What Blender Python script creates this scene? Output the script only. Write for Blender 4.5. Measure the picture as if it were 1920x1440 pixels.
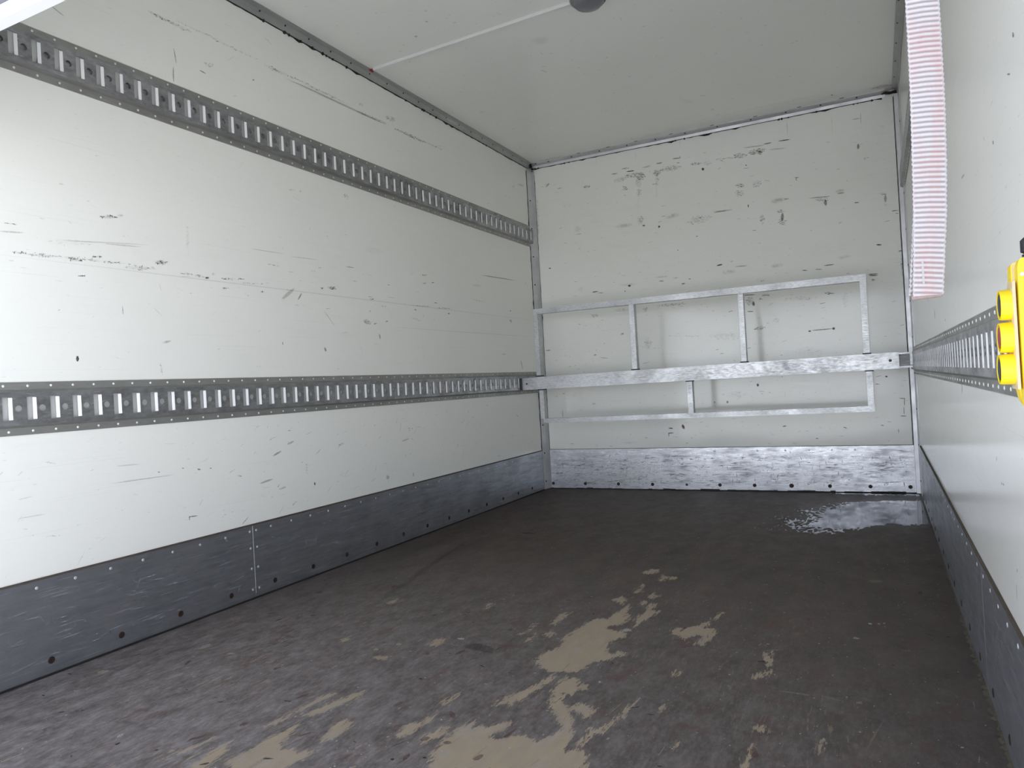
import bpy, bmesh, math, random
import numpy as np
from mathutils import Vector, Matrix
random.seed(7)
sc = bpy.context.scene
for o in list(bpy.data.objects):
    bpy.data.objects.remove(o)
PI = math.pi

# ------------------------------------------------------------ dimensions (metres)
W, D, H = 2.40, 4.88, 2.385      # cargo box: width X, depth Y, height Z
Y0 = 0.80                        # rear opening of the box
DOOR_Y = 0.85                    # roller door plane
DOOR_Z = 1.539                   # bottom of the part-lowered roller door

# ------------------------------------------------------------ camera
F_PX = 1361.77
yaw, pitch, roll = math.radians(26.740), math.radians(0.142), math.radians(-3.266)
fw = Vector((-math.sin(yaw)*math.cos(pitch), math.cos(yaw)*math.cos(pitch), math.sin(pitch)))
rt = Vector((math.cos(yaw), math.sin(yaw), 0))
up = rt.cross(fw)
r2 = math.cos(roll)*rt + math.sin(roll)*up
u2 = -math.sin(roll)*rt + math.cos(roll)*up
cam = bpy.data.objects.new('camera', bpy.data.cameras.new('camera'))
sc.collection.objects.link(cam)
cam.data.sensor_width = 36.0
cam.data.lens = F_PX/1920*36.0
cam.data.clip_start = 0.02
m = Matrix((r2, u2, -fw)).transposed().to_4x4()
m.translation = Vector((2.20817, 0.0, 0.76870))
cam.matrix_world = m
sc.camera = cam

# ------------------------------------------------------------ world: bright overcast sky
SKY = 1.0
world = bpy.data.worlds.new('overcast_sky'); sc.world = world; world.use_nodes = True
wn, wl = world.node_tree.nodes, world.node_tree.links
wn.clear()
wo = wn.new('ShaderNodeOutputWorld'); bg = wn.new('ShaderNodeBackground')
tc = wn.new('ShaderNodeTexCoord'); sx = wn.new('ShaderNodeSeparateXYZ'); cr = wn.new('ShaderNodeValToRGB')
wl.new(tc.outputs['Generated'], sx.inputs[0]); wl.new(sx.outputs['Z'], cr.inputs[0])
cr.color_ramp.elements[0].position = 0.0; cr.color_ramp.elements[0].color = (0.86, 0.92, 1.01, 1)
cr.color_ramp.elements[1].position = 0.8; cr.color_ramp.elements[1].color = (0.20, 0.22, 0.27, 1)
cr.color_ramp.elements.new(0.3).color = (0.35, 0.375, 0.45, 1)
wl.new(cr.outputs[0], bg.inputs['Color']); bg.inputs['Strength'].default_value = SKY
wl.new(bg.outputs[0], wo.inputs[0])
# hazy sun added ahead of the truck: light off the yard brightens the box
sl = bpy.data.lights.new('added_hazy_sun', 'SUN'); sl.energy = 7.3; sl.angle = math.radians(12); sl.color = (0.985, 1.0, 0.995)
so = bpy.data.objects.new('added_hazy_sun', sl); sc.collection.objects.link(so)
so.rotation_euler = (math.radians(-63), 0, math.radians(-14))     # shines towards -Y and down
# daylight portal filling the open doorway below the roller door
pl = bpy.data.lights.new('doorway_portal', 'AREA'); pl.shape = 'RECTANGLE'
pl.size = W; pl.size_y = DOOR_Z
pl.cycles.is_portal = True
po = bpy.data.objects.new('doorway_portal', pl); sc.collection.objects.link(po)
po.location = (W/2, Y0, DOOR_Z/2); po.rotation_euler = (math.radians(90), 0, 0)   # faces +Y, into the box
sc.view_settings.view_transform = 'Standard'
sc.view_settings.look = 'None'
sc.view_settings.gamma = 1.0
sc.view_settings.use_curve_mapping = False
sc.view_settings.exposure = 2.25
sc.cycles.max_bounces = 14
sc.cycles.diffuse_bounces = 10
sc.cycles.glossy_bounces = 6
sc.cycles.transparent_max_bounces = 12
sc.cycles.use_denoising = True
sc.cycles.caustics_reflective = True

# ------------------------------------------------------------ helpers
def tag(o, label=None, cat=None, group=None, kind=None):
    if label: o['label'] = label
    if cat: o['category'] = cat
    if group: o['group'] = group
    if kind: o['kind'] = kind
    return o

def link(name, me, mat=None, parent=None):
    o = bpy.data.objects.new(name, me)
    sc.collection.objects.link(o)
    if mat is not None and me is not None and not me.materials:
        for mm in (mat if isinstance(mat, (list, tuple)) else [mat]): me.materials.append(mm)
    if parent: o.parent = parent
    return o

def empty(name, loc):
    o = bpy.data.objects.new(name, None); sc.collection.objects.link(o)
    o.location = loc; o.empty_display_size = 0.05
    return o

def fin(bm, name, mat, parent=None, origin=None, smooth=False, bevel=0, seg=2):
    """bmesh in world coordinates -> object whose origin sits at `origin` (world)."""
    if bevel:
        bmesh.ops.bevel(bm, geom=[e for e in bm.edges if len(e.link_faces) == 2 and e.calc_face_angle() > 0.5],
                        offset=bevel, segments=seg, affect='EDGES', profile=0.6)
    bmesh.ops.recalc_face_normals(bm, faces=bm.faces)
    if origin is None:
        c = [0.5*(min(v.co[i] for v in bm.verts)+max(v.co[i] for v in bm.verts)) for i in range(3)]
        origin = Vector(c)
    origin = Vector(origin)
    for v in bm.verts: v.co -= origin
    me = bpy.data.meshes.new(name); bm.to_mesh(me); bm.free()
    if smooth:
        me.polygons.foreach_set('use_smooth', [True]*len(me.polygons))
        try: me.set_sharp_from_angle(angle=math.radians(40))
        except Exception: pass
    o = link(name, me, mat, parent)
    o.location = origin - (abs_loc(parent) if parent else Vector((0, 0, 0)))
    return o

def abs_loc(o):
    l = Vector((0, 0, 0))
    while o: l += Vector(o.location); o = o.parent
    return l

def box(bm, x0, x1, y0, y1, z0, z1):
    vs = [bm.verts.new((x, y, z)) for x in (x0, x1) for y in (y0, y1) for z in (z0, z1)]
    for f in ((0,1,3,2),(4,6,7,5),(0,4,5,1),(2,3,7,6),(0,2,6,4),(1,5,7,3)):
        bm.faces.new([vs[i] for i in f])

def bx(name, x0, x1, y0, y1, z0, z1, mat, parent=None, bevel=0, seg=2, smooth=False):
    bm = bmesh.new(); box(bm, x0, x1, y0, y1, z0, z1)
    return fin(bm, name, mat, parent, None, smooth, bevel, seg)

def prism(bm, prof, axis, a, b):
    """extrude a closed 2D profile along an axis. axis 'Y': prof (x,z); 'X': prof (y,z); 'Z': prof (x,y)"""
    def P(p, t):
        return {'Y': (p[0], t, p[1]), 'X': (t, p[0], p[1]), 'Z': (p[0], p[1], t)}[axis]
    A = [bm.verts.new(P(p, a)) for p in prof]; B = [bm.verts.new(P(p, b)) for p in prof]
    n = len(prof)
    for i in range(n):
        bm.faces.new((A[i], A[(i+1) % n], B[(i+1) % n], B[i]))
    bm.faces.new(A); bm.faces.new(B[::-1])

def disc(bm, c, n, r, h, seg=12, dome=0.0, recess=False, r_in=None):
    """short round head of radius r standing h proud along unit axis n; optionally domed or recessed"""
    c = Vector(c); n = Vector(n).normalized()
    t = n.orthogonal().normalized(); s = n.cross(t)
    def ring(rr, hh): return [bm.verts.new(c + n*hh + (t*math.cos(2*PI*i/seg)+s*math.sin(2*PI*i/seg))*rr) for i in range(seg)]
    rs = [ring(r, 0), ring(r, h*0.6), ring(r*0.82, h)]
    if recess: rs += [ring(r*0.55, h), ring(r*0.5, h*0.6)]
    elif dome: rs += [ring(r*0.5, h+dome*0.7)]
    for a, b in zip(rs, rs[1:]):
        for i in range(seg): bm.faces.new((a[i], a[(i+1) % seg], b[(i+1) % seg], b[i]))
    last = rs[-1]
    cv = bm.verts.new(c + n*((h*0.6) if recess else (h+dome)))
    for i in range(seg): bm.faces.new((last[i], last[(i+1) % seg], cv))

def tube(bm, pts, r, seg=10, caps=True):
    pts = [Vector(p) for p in pts]; rings = []
    prev = None
    for i, p in enumerate(pts):
        d = (pts[min(i+1, len(pts)-1)] - pts[max(i-1, 0)]).normalized()
        t = d.orthogonal().normalized() if prev is None else (prev - d*prev.dot(d)).normalized()
        prev = t; s = d.cross(t)
        rr = r[i] if isinstance(r, (list, tuple)) else r
        rings.append([bm.verts.new(p + (t*math.cos(2*PI*k/seg)+s*math.sin(2*PI*k/seg))*rr) for k in range(seg)])
    for a, b in zip(rings, rings[1:]):
        for i in range(seg): bm.faces.new((a[i], a[(i+1) % seg], b[(i+1) % seg], b[i]))
    if caps: bm.faces.new(rings[0][::-1]); bm.faces.new(rings[-1])

# ------------------------------------------------------------ materials
class M:
    def __init__(self, name):
        self.m = bpy.data.materials.new(name); self.m.use_nodes = True
        self.t = self.m.node_tree; self.n = self.t.nodes; self.l = self.t.links
        self.b = self.n['Principled BSDF']; self.out = self.n['Material Output']
    def add(self, t, **k):
        n = self.n.new(t)
        for a, v in k.items(): setattr(n, a, v)
        return n
    def set(self, **k):
        for a, v in k.items(): self.b.inputs[a.replace('_', ' ')].default_value = v
    def coord(self, scale, rot=(0, 0, 0), src='Position'):
        g = self.add('ShaderNodeNewGeometry'); mp = self.add('ShaderNodeMapping')
        mp.inputs['Scale'].default_value = scale; mp.inputs['Rotation'].default_value = rot
        self.l.new(g.outputs['Position'], mp.inputs['Vector']); return mp.outputs[0]
    def noise(self, co, scale=1.0, detail=4, rough=0.55, dist=0.0):
        n = self.add('ShaderNodeTexNoise'); n.inputs['Scale'].default_value = scale
        n.inputs['Detail'].default_value = detail; n.inputs['Roughness'].default_value = rough
        n.inputs['Distortion'].default_value = dist
        self.l.new(co, n.inputs['Vector']); return n.outputs['Fac']
    def ramp(self, f, stops):
        r = self.add('ShaderNodeValToRGB'); e = r.color_ramp.elements
        while len(e) < len(stops): e.new(0.5)
        for i, (p, c) in enumerate(stops):
            e[i].position = p; e[i].color = (c, c, c, 1) if isinstance(c, (int, float)) else (*c, 1)
        self.l.new(f, r.inputs[0]); return r.outputs[0]
    def math(self, op, a, b=None, clamp=False):
        n = self.add('ShaderNodeMath', operation=op, use_clamp=clamp)
        for i, v in enumerate((a, b)):
            if v is None: continue
            if isinstance(v, (int, float)): n.inputs[i].default_value = v
            else: self.l.new(v, n.inputs[i])
        return n.outputs[0]
    def mix(self, f, a, b, mode='MIX'):
        n = self.add('ShaderNodeMix', data_type='RGBA', blend_type=mode)
        for s, v in ((n.inputs[0], f), (n.inputs[6], a), (n.inputs[7], b)):
            if isinstance(v, (int, float)): s.default_value = v
            elif isinstance(v, tuple): s.default_value = (*v, 1)
            else: self.l.new(v, s)
        return n.outputs[2]
    def color(self, v): self.l.new(v, self.b.inputs['Base Color'])
    def roughness(self, v): self.l.new(v, self.b.inputs['Roughness'])
    def bump(self, h, strength=0.1, dist=0.01, prev=None):
        b = self.add('ShaderNodeBump'); b.inputs['Strength'].default_value = strength
        b.inputs['Distance'].default_value = dist; self.l.new(h, b.inputs['Height'])
        if prev is not None: self.l.new(prev, b.inputs['Normal'])
        return b.outputs[0]
    def normal(self, v): self.l.new(v, self.b.inputs['Normal'])

def wall_material(name, horiz, rough0=0.24, dirt=0.16, wave=0.10, col=(0.90, 0.90, 0.855), col2=(0.77, 0.765, 0.68)):
    """cream white gelcoat panel; `horiz` = mapping scale that stretches the wear along the wall"""
    q = M(name)
    big = q.noise(q.coord((1.3, 1.3, 1.3)), 1.0, 5, 0.6)
    grime = q.ramp(big, [(0.42, 0.0), (0.75, 1.0)])
    fine = q.noise(q.coord(horiz), 1.0, 6, 0.7)
    gm = q.math('MULTIPLY', q.ramp(fine, [(0.5, 0.0), (0.78, 1.0)]), grime)
    speck = q.ramp(q.noise(q.coord(tuple(h*7 for h in horiz)), 1.0, 2, 0.5), [(0.71, 0.0), (0.76, 1.0)])
    f = q.math('ADD', q.math('MULTIPLY', gm, dirt*2.2), q.math('MULTIPLY', grime, dirt*0.5), True)
    c = q.mix(f, col, col2)
    c = q.mix(q.math('MULTIPLY', speck, 0.30), c, (0.34, 0.33, 0.29))
    # long hairline scratches
    hl = tuple((h*22 if h == max(horiz) else h*0.35) for h in horiz)
    sc_ = q.ramp(q.noise(q.coord(hl), 1.0, 2, 0.4, 0.3), [(0.70, 0.0), (0.735, 1.0)])
    c = q.mix(q.math('MULTIPLY', sc_, 0.22), c, (0.42, 0.42, 0.37))
    q.color(c)
    q.roughness(q.math('ADD', q.math('MULTIPLY', fine, 0.03), rough0))
    q.set(Specular_IOR_Level=0.5)
    b1 = q.bump(q.noise(q.coord((2.2, 2.2, 2.2)), 1.0, 2, 0.4), wave, 0.02)
    b2 = q.bump(q.noise(q.coord((60, 60, 60)), 1.0, 3, 0.6), 0.03, 0.002, b1)
    q.normal(b2)
    return q.m

mat_wall_side = wall_material('gelcoat_side_wall', (18, 5, 26), rough0=0.17, dirt=0.13)
mat_wall_back = wall_material('gelcoat_back_wall', (7, 18, 30), rough0=0.09, dirt=0.26, wave=0.22)
mat_ceil = wall_material('gelcoat_ceiling', (5, 5, 18), rough0=0.17, dirt=0.15, wave=0.10)

def alu(name, base, dark, streak, rough=(0.28, 0.5), metallic=0.9, dirt=0.5, scratch=0.5, sc_col=(0.8, 0.82, 0.85)):
    q = M(name)
    n1 = q.noise(q.coord(streak), 1.0, 6, 0.65)
    n2 = q.noise(q.coord((6, 6, 6)), 1.0, 4, 0.6)
    f = q.ramp(q.math('ADD', q.math('MULTIPLY', n1, 0.6), q.math('MULTIPLY', n2, 0.4)), [(0.38, 0.0), (0.66, 1.0)])
    c = q.mix(q.math('MULTIPLY', f, dirt), base, dark)
    st = tuple(s*5 if s == max(streak) else s*1.2 for s in streak)
    s1 = q.ramp(q.noise(q.coord(st, (0.02, 0.03, 0.02)), 1.0, 2, 0.5), [(0.66, 0.0), (0.70, 1.0)])
    c = q.mix(q.math('MULTIPLY', s1, scratch), c, sc_col)
    q.color(c); q.set(Metallic=metallic)
    q.roughness(q.math('ADD', q.math('MULTIPLY', f, rough[1]-rough[0]), rough[0]))
    q.normal(q.bump(n1, 0.12, 0.002))
    return q.m

mat_rail = alu('galvanised_rail', (0.46, 0.465, 0.48), (0.19, 0.19, 0.195), (30, 22, 45), (0.30, 0.50), 0.85, 0.9, 0.30)
mat_flange = alu('rail_flange_metal', (0.40, 0.40, 0.385), (0.28, 0.275, 0.26), (8, 8, 30), (0.4, 0.6), 0.7, 0.7, 0.1)
mat_lip = alu('daylit_folded_metal', (0.95, 0.95, 0.96), (0.85, 0.85, 0.86), (30, 30, 30), (0.35, 0.5), 0.1, 0.3, 0.1)  # near-white colour stands for daylight caught by the slot lips
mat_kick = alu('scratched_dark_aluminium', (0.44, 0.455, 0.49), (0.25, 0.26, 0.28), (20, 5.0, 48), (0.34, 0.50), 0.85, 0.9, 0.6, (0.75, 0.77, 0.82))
mat_kick_back = alu('lit_scratched_aluminium', (0.84, 0.85, 0.87), (0.30, 0.31, 0.34), (12, 20, 60), (0.22, 0.5), 0.8, 0.85, 0.55, (0.2, 0.2, 0.22))  # brighter copy of the plate metal, doorway reflection put into its colour
mat_frame = alu('worn_aluminium_tube', (0.66, 0.67, 0.68), (0.30, 0.30, 0.31), (45, 50, 150), (0.35, 0.55), 0.7, 0.75, 0.35, (0.28, 0.28, 0.29))
mat_trim = alu('corner_angle_aluminium', (0.70, 0.70, 0.72), (0.50, 0.50, 0.52), (12, 12, 12), (0.35, 0.5), 0.6, 0.6, 0.1)
mat_trim_dark = alu('left_cornice_aluminium', (0.46, 0.465, 0.455), (0.30, 0.30, 0.295), (12, 4, 12), (0.4, 0.55), 0.6, 0.6, 0.1)

def plain(name, col, rough=0.5, metallic=0.0, var=0.15, scale=40, bump=0.05, **k):
    q = M(name)
    n = q.noise(q.coord((scale,)*3), 1.0, 4, 0.6)
    d = tuple(c*(1-var) for c in col)
    q.color(q.mix(n, col, d)); q.set(Roughness=rough, Metallic=metallic, **k)
    if bump: q.normal(q.bump(n, bump, 0.002))
    return q.m

mat_slot_shade = plain('slot_shade_grey', (0.74, 0.745, 0.73), 0.6, 0.0, 0.15, 30, 0.05)  # duller than the wall, standing for shade inside the slots
mat_gunk = plain('black_sealant', (0.018, 0.016, 0.014), 0.7, 0, 0.4, 120, 0.3)
mat_gunk_brown = plain('brown_sealant', (0.10, 0.08, 0.06), 0.8, 0, 0.5, 60, 0.3)
mat_screw = plain('rusty_screw', (0.060, 0.035, 0.030), 0.55, 0.4, 0.5, 300, 0.3)
mat_screw_dark = plain('dark_screw', (0.05, 0.05, 0.055), 0.4, 0.6, 0.4, 300, 0.2)
mat_rivet = plain('aluminium_rivet', (0.72, 0.73, 0.75), 0.4, 0.35, 0.2, 200, 0.1)
mat_rivet_white = plain('white_rivet', (0.88, 0.88, 0.86), 0.5, 0.0, 0.1, 200, 0.05)
mat_white_pl = plain('white_plastic', (0.82, 0.82, 0.80), 0.35, 0, 0.08, 30, 0.03)
mat_red = plain('red_tape', (0.35, 0.02, 0.02), 0.5, 0, 0.3, 80, 0.05)
mat_lamp = plain('grey_lamp_housing', (0.26, 0.265, 0.28), 0.35, 0.3, 0.25, 25, 0.05)
mat_lens = plain('smoked_lamp_lens', (0.22, 0.22, 0.235), 0.2, 0.0, 0.3, 12, 0.05)
mat_door = plain('grey_roller_slat', (0.10, 0.10, 0.115), 0.5, 0.2, 0.2, 20, 0.03)
mat_bar = plain('white_bottom_rail', (0.80, 0.80, 0.83), 0.4, 0.0, 0.05, 30, 0.02)
mat_black = plain('black_rubber', (0.02, 0.02, 0.028), 0.5, 0, 0.3, 80, 0.05)
mat_yellow = plain('yellow_plastic', (0.95, 0.70, 0.015), 0.38, 0, 0.06, 30, 0.03)
mat_gasket = plain('pale_gasket', (0.75, 0.62, 0.42), 0.6, 0, 0.3, 120, 0.1)
mat_btn_black = plain('black_button', (0.035, 0.035, 0.042), 0.4, 0, 0.2, 100, 0.03)
mat_btn_red = plain('faded_red_button', (0.33, 0.055, 0.06), 0.45, 0, 0.2, 100, 0.03)
mat_ground = plain('concrete_yard', (0.68, 0.672, 0.665), 0.9, 0, 0.15, 2.0, 0.1)
mat_bounce_lining = plain('white_bounce_lining', (0.78, 0.79, 0.80), 0.4, 0, 0.05, 5, 0)  # only on the lining added to bounce light off the door

# webbing: white polyester with rusty red staining
q = M('white_webbing')
n1 = q.noise(q.coord((70, 70, 14)), 1.0, 4, 0.6)
n2 = q.noise(q.coord((700, 700, 250)), 1.0, 2, 0.5)
att = q.add('ShaderNodeAttribute', attribute_name='groove')
stain = q.math('MULTIPLY', q.ramp(n1, [(0.45, 0.0), (0.68, 1.0)]), q.math('ADD', q.math('MULTIPLY', att.outputs['Fac'], 0.35), 0.16), True)
c = q.mix(att.outputs['Fac'], (0.43, 0.415, 0.425), (0.19, 0.172, 0.175))
c = q.mix(stain, c, (0.36, 0.15, 0.13))
q.color(q.mix(q.math('MULTIPLY', n2, 0.18), c, (0.3, 0.28, 0.28)))
q.set(Roughness=0.85, Specular_IOR_Level=0.2)
q.normal(q.bump(n2, 0.4, 0.0008))
mat_web = q.m

# phenolic plywood floor: dark brown film worn through to the wood where `wear` says so
q = M('worn_phenolic_floor')
att = q.add('ShaderNodeAttribute', attribute_name='wear')          # signed distance (m) to worn patches, negative inside
ns = q.noise(q.coord((85, 16, 20), (0, 0, -0.13)), 1.0, 6, 0.68)
ns2 = q.noise(q.coord((260, 60, 20), (0, 0, -0.13)), 1.0, 3, 0.6)
jag = q.math('ADD', q.math('MULTIPLY', q.math('SUBTRACT', ns, 0.44), 0.075), q.math('MULTIPLY', q.math('SUBTRACT', ns2, 0.5), 0.040))
wear = q.ramp(q.math('MULTIPLY', q.math('SUBTRACT', jag, att.outputs['Fac']), 160.0, False), [(0.0, 0.0), (1.0, 1.0)])
# hairline streaks of lifted film towards the doorway
att2 = q.add('ShaderNodeAttribute', attribute_name='wear_and_light')
st = q.ramp(q.noise(q.coord((110, 13, 10), (0, 0, -0.15)), 1.0, 5, 0.7), [(0.585, 0.0), (0.61, 1.0)])
zone = q.ramp(q.noise(q.coord((2.4, 1.6, 1), (0, 0, 0)), 1.0, 2, 0.5), [(0.47, 0.0), (0.60, 1.0)])
streak = q.math('MULTIPLY', q.math('MULTIPLY', st, zone), att2.outputs['Fac'])
mott = q.noise(q.coord((9, 5, 5)), 1.0, 6, 0.65)
mott2 = q.noise(q.coord((22, 11, 5), (0, 0, 0.3)), 1.0, 6, 0.75)
base = q.mix(q.ramp(mott, [(0.35, 0.0), (0.65, 1.0)]), (0.062, 0.051, 0.043), (0.098, 0.078, 0.069))
fs = q.noise(q.coord((95, 34, 10), (0, 0, -0.15)), 1.0, 6, 0.8)
lt = q.math('ADD', q.math('MULTIPLY', q.ramp(mott2, [(0.40, 0.0), (0.66, 1.0)]), 0.75), q.math('MULTIPLY', q.ramp(fs, [(0.44, 0.0), (0.68, 1.0)]), 0.6), True)
base = q.mix(q.math('MULTIPLY', q.math('ADD', q.math('MULTIPLY', lt, 0.85), 0.15), att2.outputs['Fac']), base, (0.275, 0.252, 0.245))  # daylight painted into the base colour, paler towards the doorway
red = q.ramp(q.noise(q.coord((13, 8, 5)), 1.0, 5, 0.7), [(0.56, 0.0), (0.66, 1.0)])
base = q.mix(q.math('MULTIPLY', red, 0.65), base, (0.120, 0.070, 0.063))
# chalky dust scuffs
dust = q.ramp(q.noise(q.coord((60, 35, 5)), 1.0, 5, 0.8), [(0.60, 0.0), (0.70, 1.0)])
dz = q.ramp(q.noise(q.coord((3.1, 2.4, 1)), 1.0, 3, 0.6), [(0.46, 0.0), (0.62, 1.0)])
base = q.mix(q.math('MULTIPLY', q.math('MULTIPLY', dust, dz), 0.55), base, (0.33, 0.31, 0.315))
# dark scuffs
drk = q.ramp(q.noise(q.coord((5, 14, 5), (0, 0, 0.5)), 1.0, 5, 0.7), [(0.60, 0.0), (0.72, 1.0)])
base = q.mix(q.math('MULTIPLY', drk, 0.5), base, (0.042, 0.036, 0.034))
# scattered crumbs and pale chips
chip = q.ramp(q.noise(q.coord((120, 90, 10)), 1.0, 1, 0.5), [(0.755, 0.0), (0.77, 1.0)])
base = q.mix(chip, base, (0.36, 0.33, 0.30))
wood = q.mix(q.ramp(q.noise(q.coord((40, 10, 10), (0, 0, -0.1)), 1.0, 5, 0.6), [(0.3, 0.0), (0.7, 1.0)]), (0.37, 0.295, 0.205), (0.31, 0.262, 0.205))
wood = q.mix(q.math('MULTIPLY', q.ramp(mott2, [(0.5, 0.0), (0.7, 1.0)]), 0.5), wood, (0.34, 0.335, 0.33))
wf = q.math('ADD', wear, q.math('MULTIPLY', streak, 0.85), True)
q.color(q.mix(wf, base, wood))
wet = q.add('ShaderNodeAttribute', attribute_name='damp')
r = q.math('ADD', q.math('MULTIPLY', mott2, 0.30), 0.42)
r = q.math('ADD', r, q.math('MULTIPLY', wf, 0.08))
q.roughness(q.math('SUBTRACT', r, q.math('MULTIPLY', wet.outputs['Fac'], 0.22), True))
q.set(Specular_IOR_Level=0.15)
h = q.math('SUBTRACT', q.math('MULTIPLY', ns2, 0.4), q.math('MULTIPLY', wf, 1.0))
weave = q.add('ShaderNodeTexWave', wave_type='BANDS', bands_direction='X'); weave.inputs['Scale'].default_value = 120
q.l.new(q.coord((1, 1, 1)), weave.inputs['Vector'])
h = q.math('ADD', h, q.math('MULTIPLY', weave.outputs['Fac'], 0.10))
q.normal(q.bump(h, 0.35, 0.0012))
mat_floor = q.m

# shallow rain water
q = M('standing_water')
q.set(Base_Color=(0.03, 0.03, 0.032, 1), Roughness=0.04, IOR=1.33, Specular_IOR_Level=0.75)
tr = q.add('ShaderNodeBsdfTransparent'); tr.inputs[0].default_value = (0.55, 0.55, 0.56, 1)
gl = q.add('ShaderNodeBsdfGlossy'); gl.inputs['Roughness'].default_value = 0.06; gl.inputs['Color'].default_value = (0.72, 0.72, 0.74, 1)
fr = q.add('ShaderNodeFresnel'); fr.inputs['IOR'].default_value = 1.36
mx = q.add('ShaderNodeMixShader'); q.l.new(fr.outputs[0], mx.inputs[0]); q.l.new(tr.outputs[0], mx.inputs[1]); q.l.new(gl.outputs[0], mx.inputs[2])
q.l.new(q.bump(q.noise(q.coord((14, 14, 14)), 1.0, 2, 0.5), 0.05, 0.004), gl.inputs['Normal'])
q.l.new(mx.outputs[0], q.out.inputs['Surface'])
mat_water = q.m

# scuff decals: alpha from the fan's own falloff and noise
def scuff(name, kind):
    q = M(name)
    a = q.add('ShaderNodeAttribute', attribute_name='edge').outputs['Fac']
    s = q.add('ShaderNodeAttribute', attribute_name='strength').outputs['Fac']
    col = q.add('ShaderNodeAttribute', attribute_name='tint').outputs['Color']
    if kind == 'soft':
        n = q.noise(q.coord((60, 60, 60)), 1.0, 5, 0.7)
        al = q.math('MULTIPLY', q.math('MULTIPLY', q.math('POWER', a, 1.4), s), q.ramp(n, [(0.38, 0.1), (0.68, 0.95)]))
    elif kind == 'speckle':
        n = q.noise(q.coord((170, 150, 330)), 1.0, 3, 0.7)
        t = q.math('ADD', n, q.math('MULTIPLY', q.math('SUBTRACT', a, 1.0), 0.16))
        al = q.math('MULTIPLY', q.ramp(t, [(0.485, 0.0), (0.54, 1.0)]), q.math('MULTIPLY', s, 0.85))
        al = q.math('MAXIMUM', al, q.math('MULTIPLY', q.math('MULTIPLY', a, s), 0.13))
    else:
        n = q.noise(q.coord((200, 200, 200)), 1.0, 3, 0.6)
        al = q.math('MULTIPLY', q.math('MULTIPLY', q.math('MULTIPLY', a, 3.0, True), s), q.ramp(n, [(0.35, 0.45), (0.5, 1.0)]))
    q.l.new(col, q.b.inputs['Base Color']); q.l.new(al, q.b.inputs['Alpha']); q.set(Roughness=0.6)
    return q.m
mat_scuff = [scuff('soft_smear', 'soft'), scuff('speckled_scuff', 'speckle'), scuff('scratch_line', 'line')]

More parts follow.
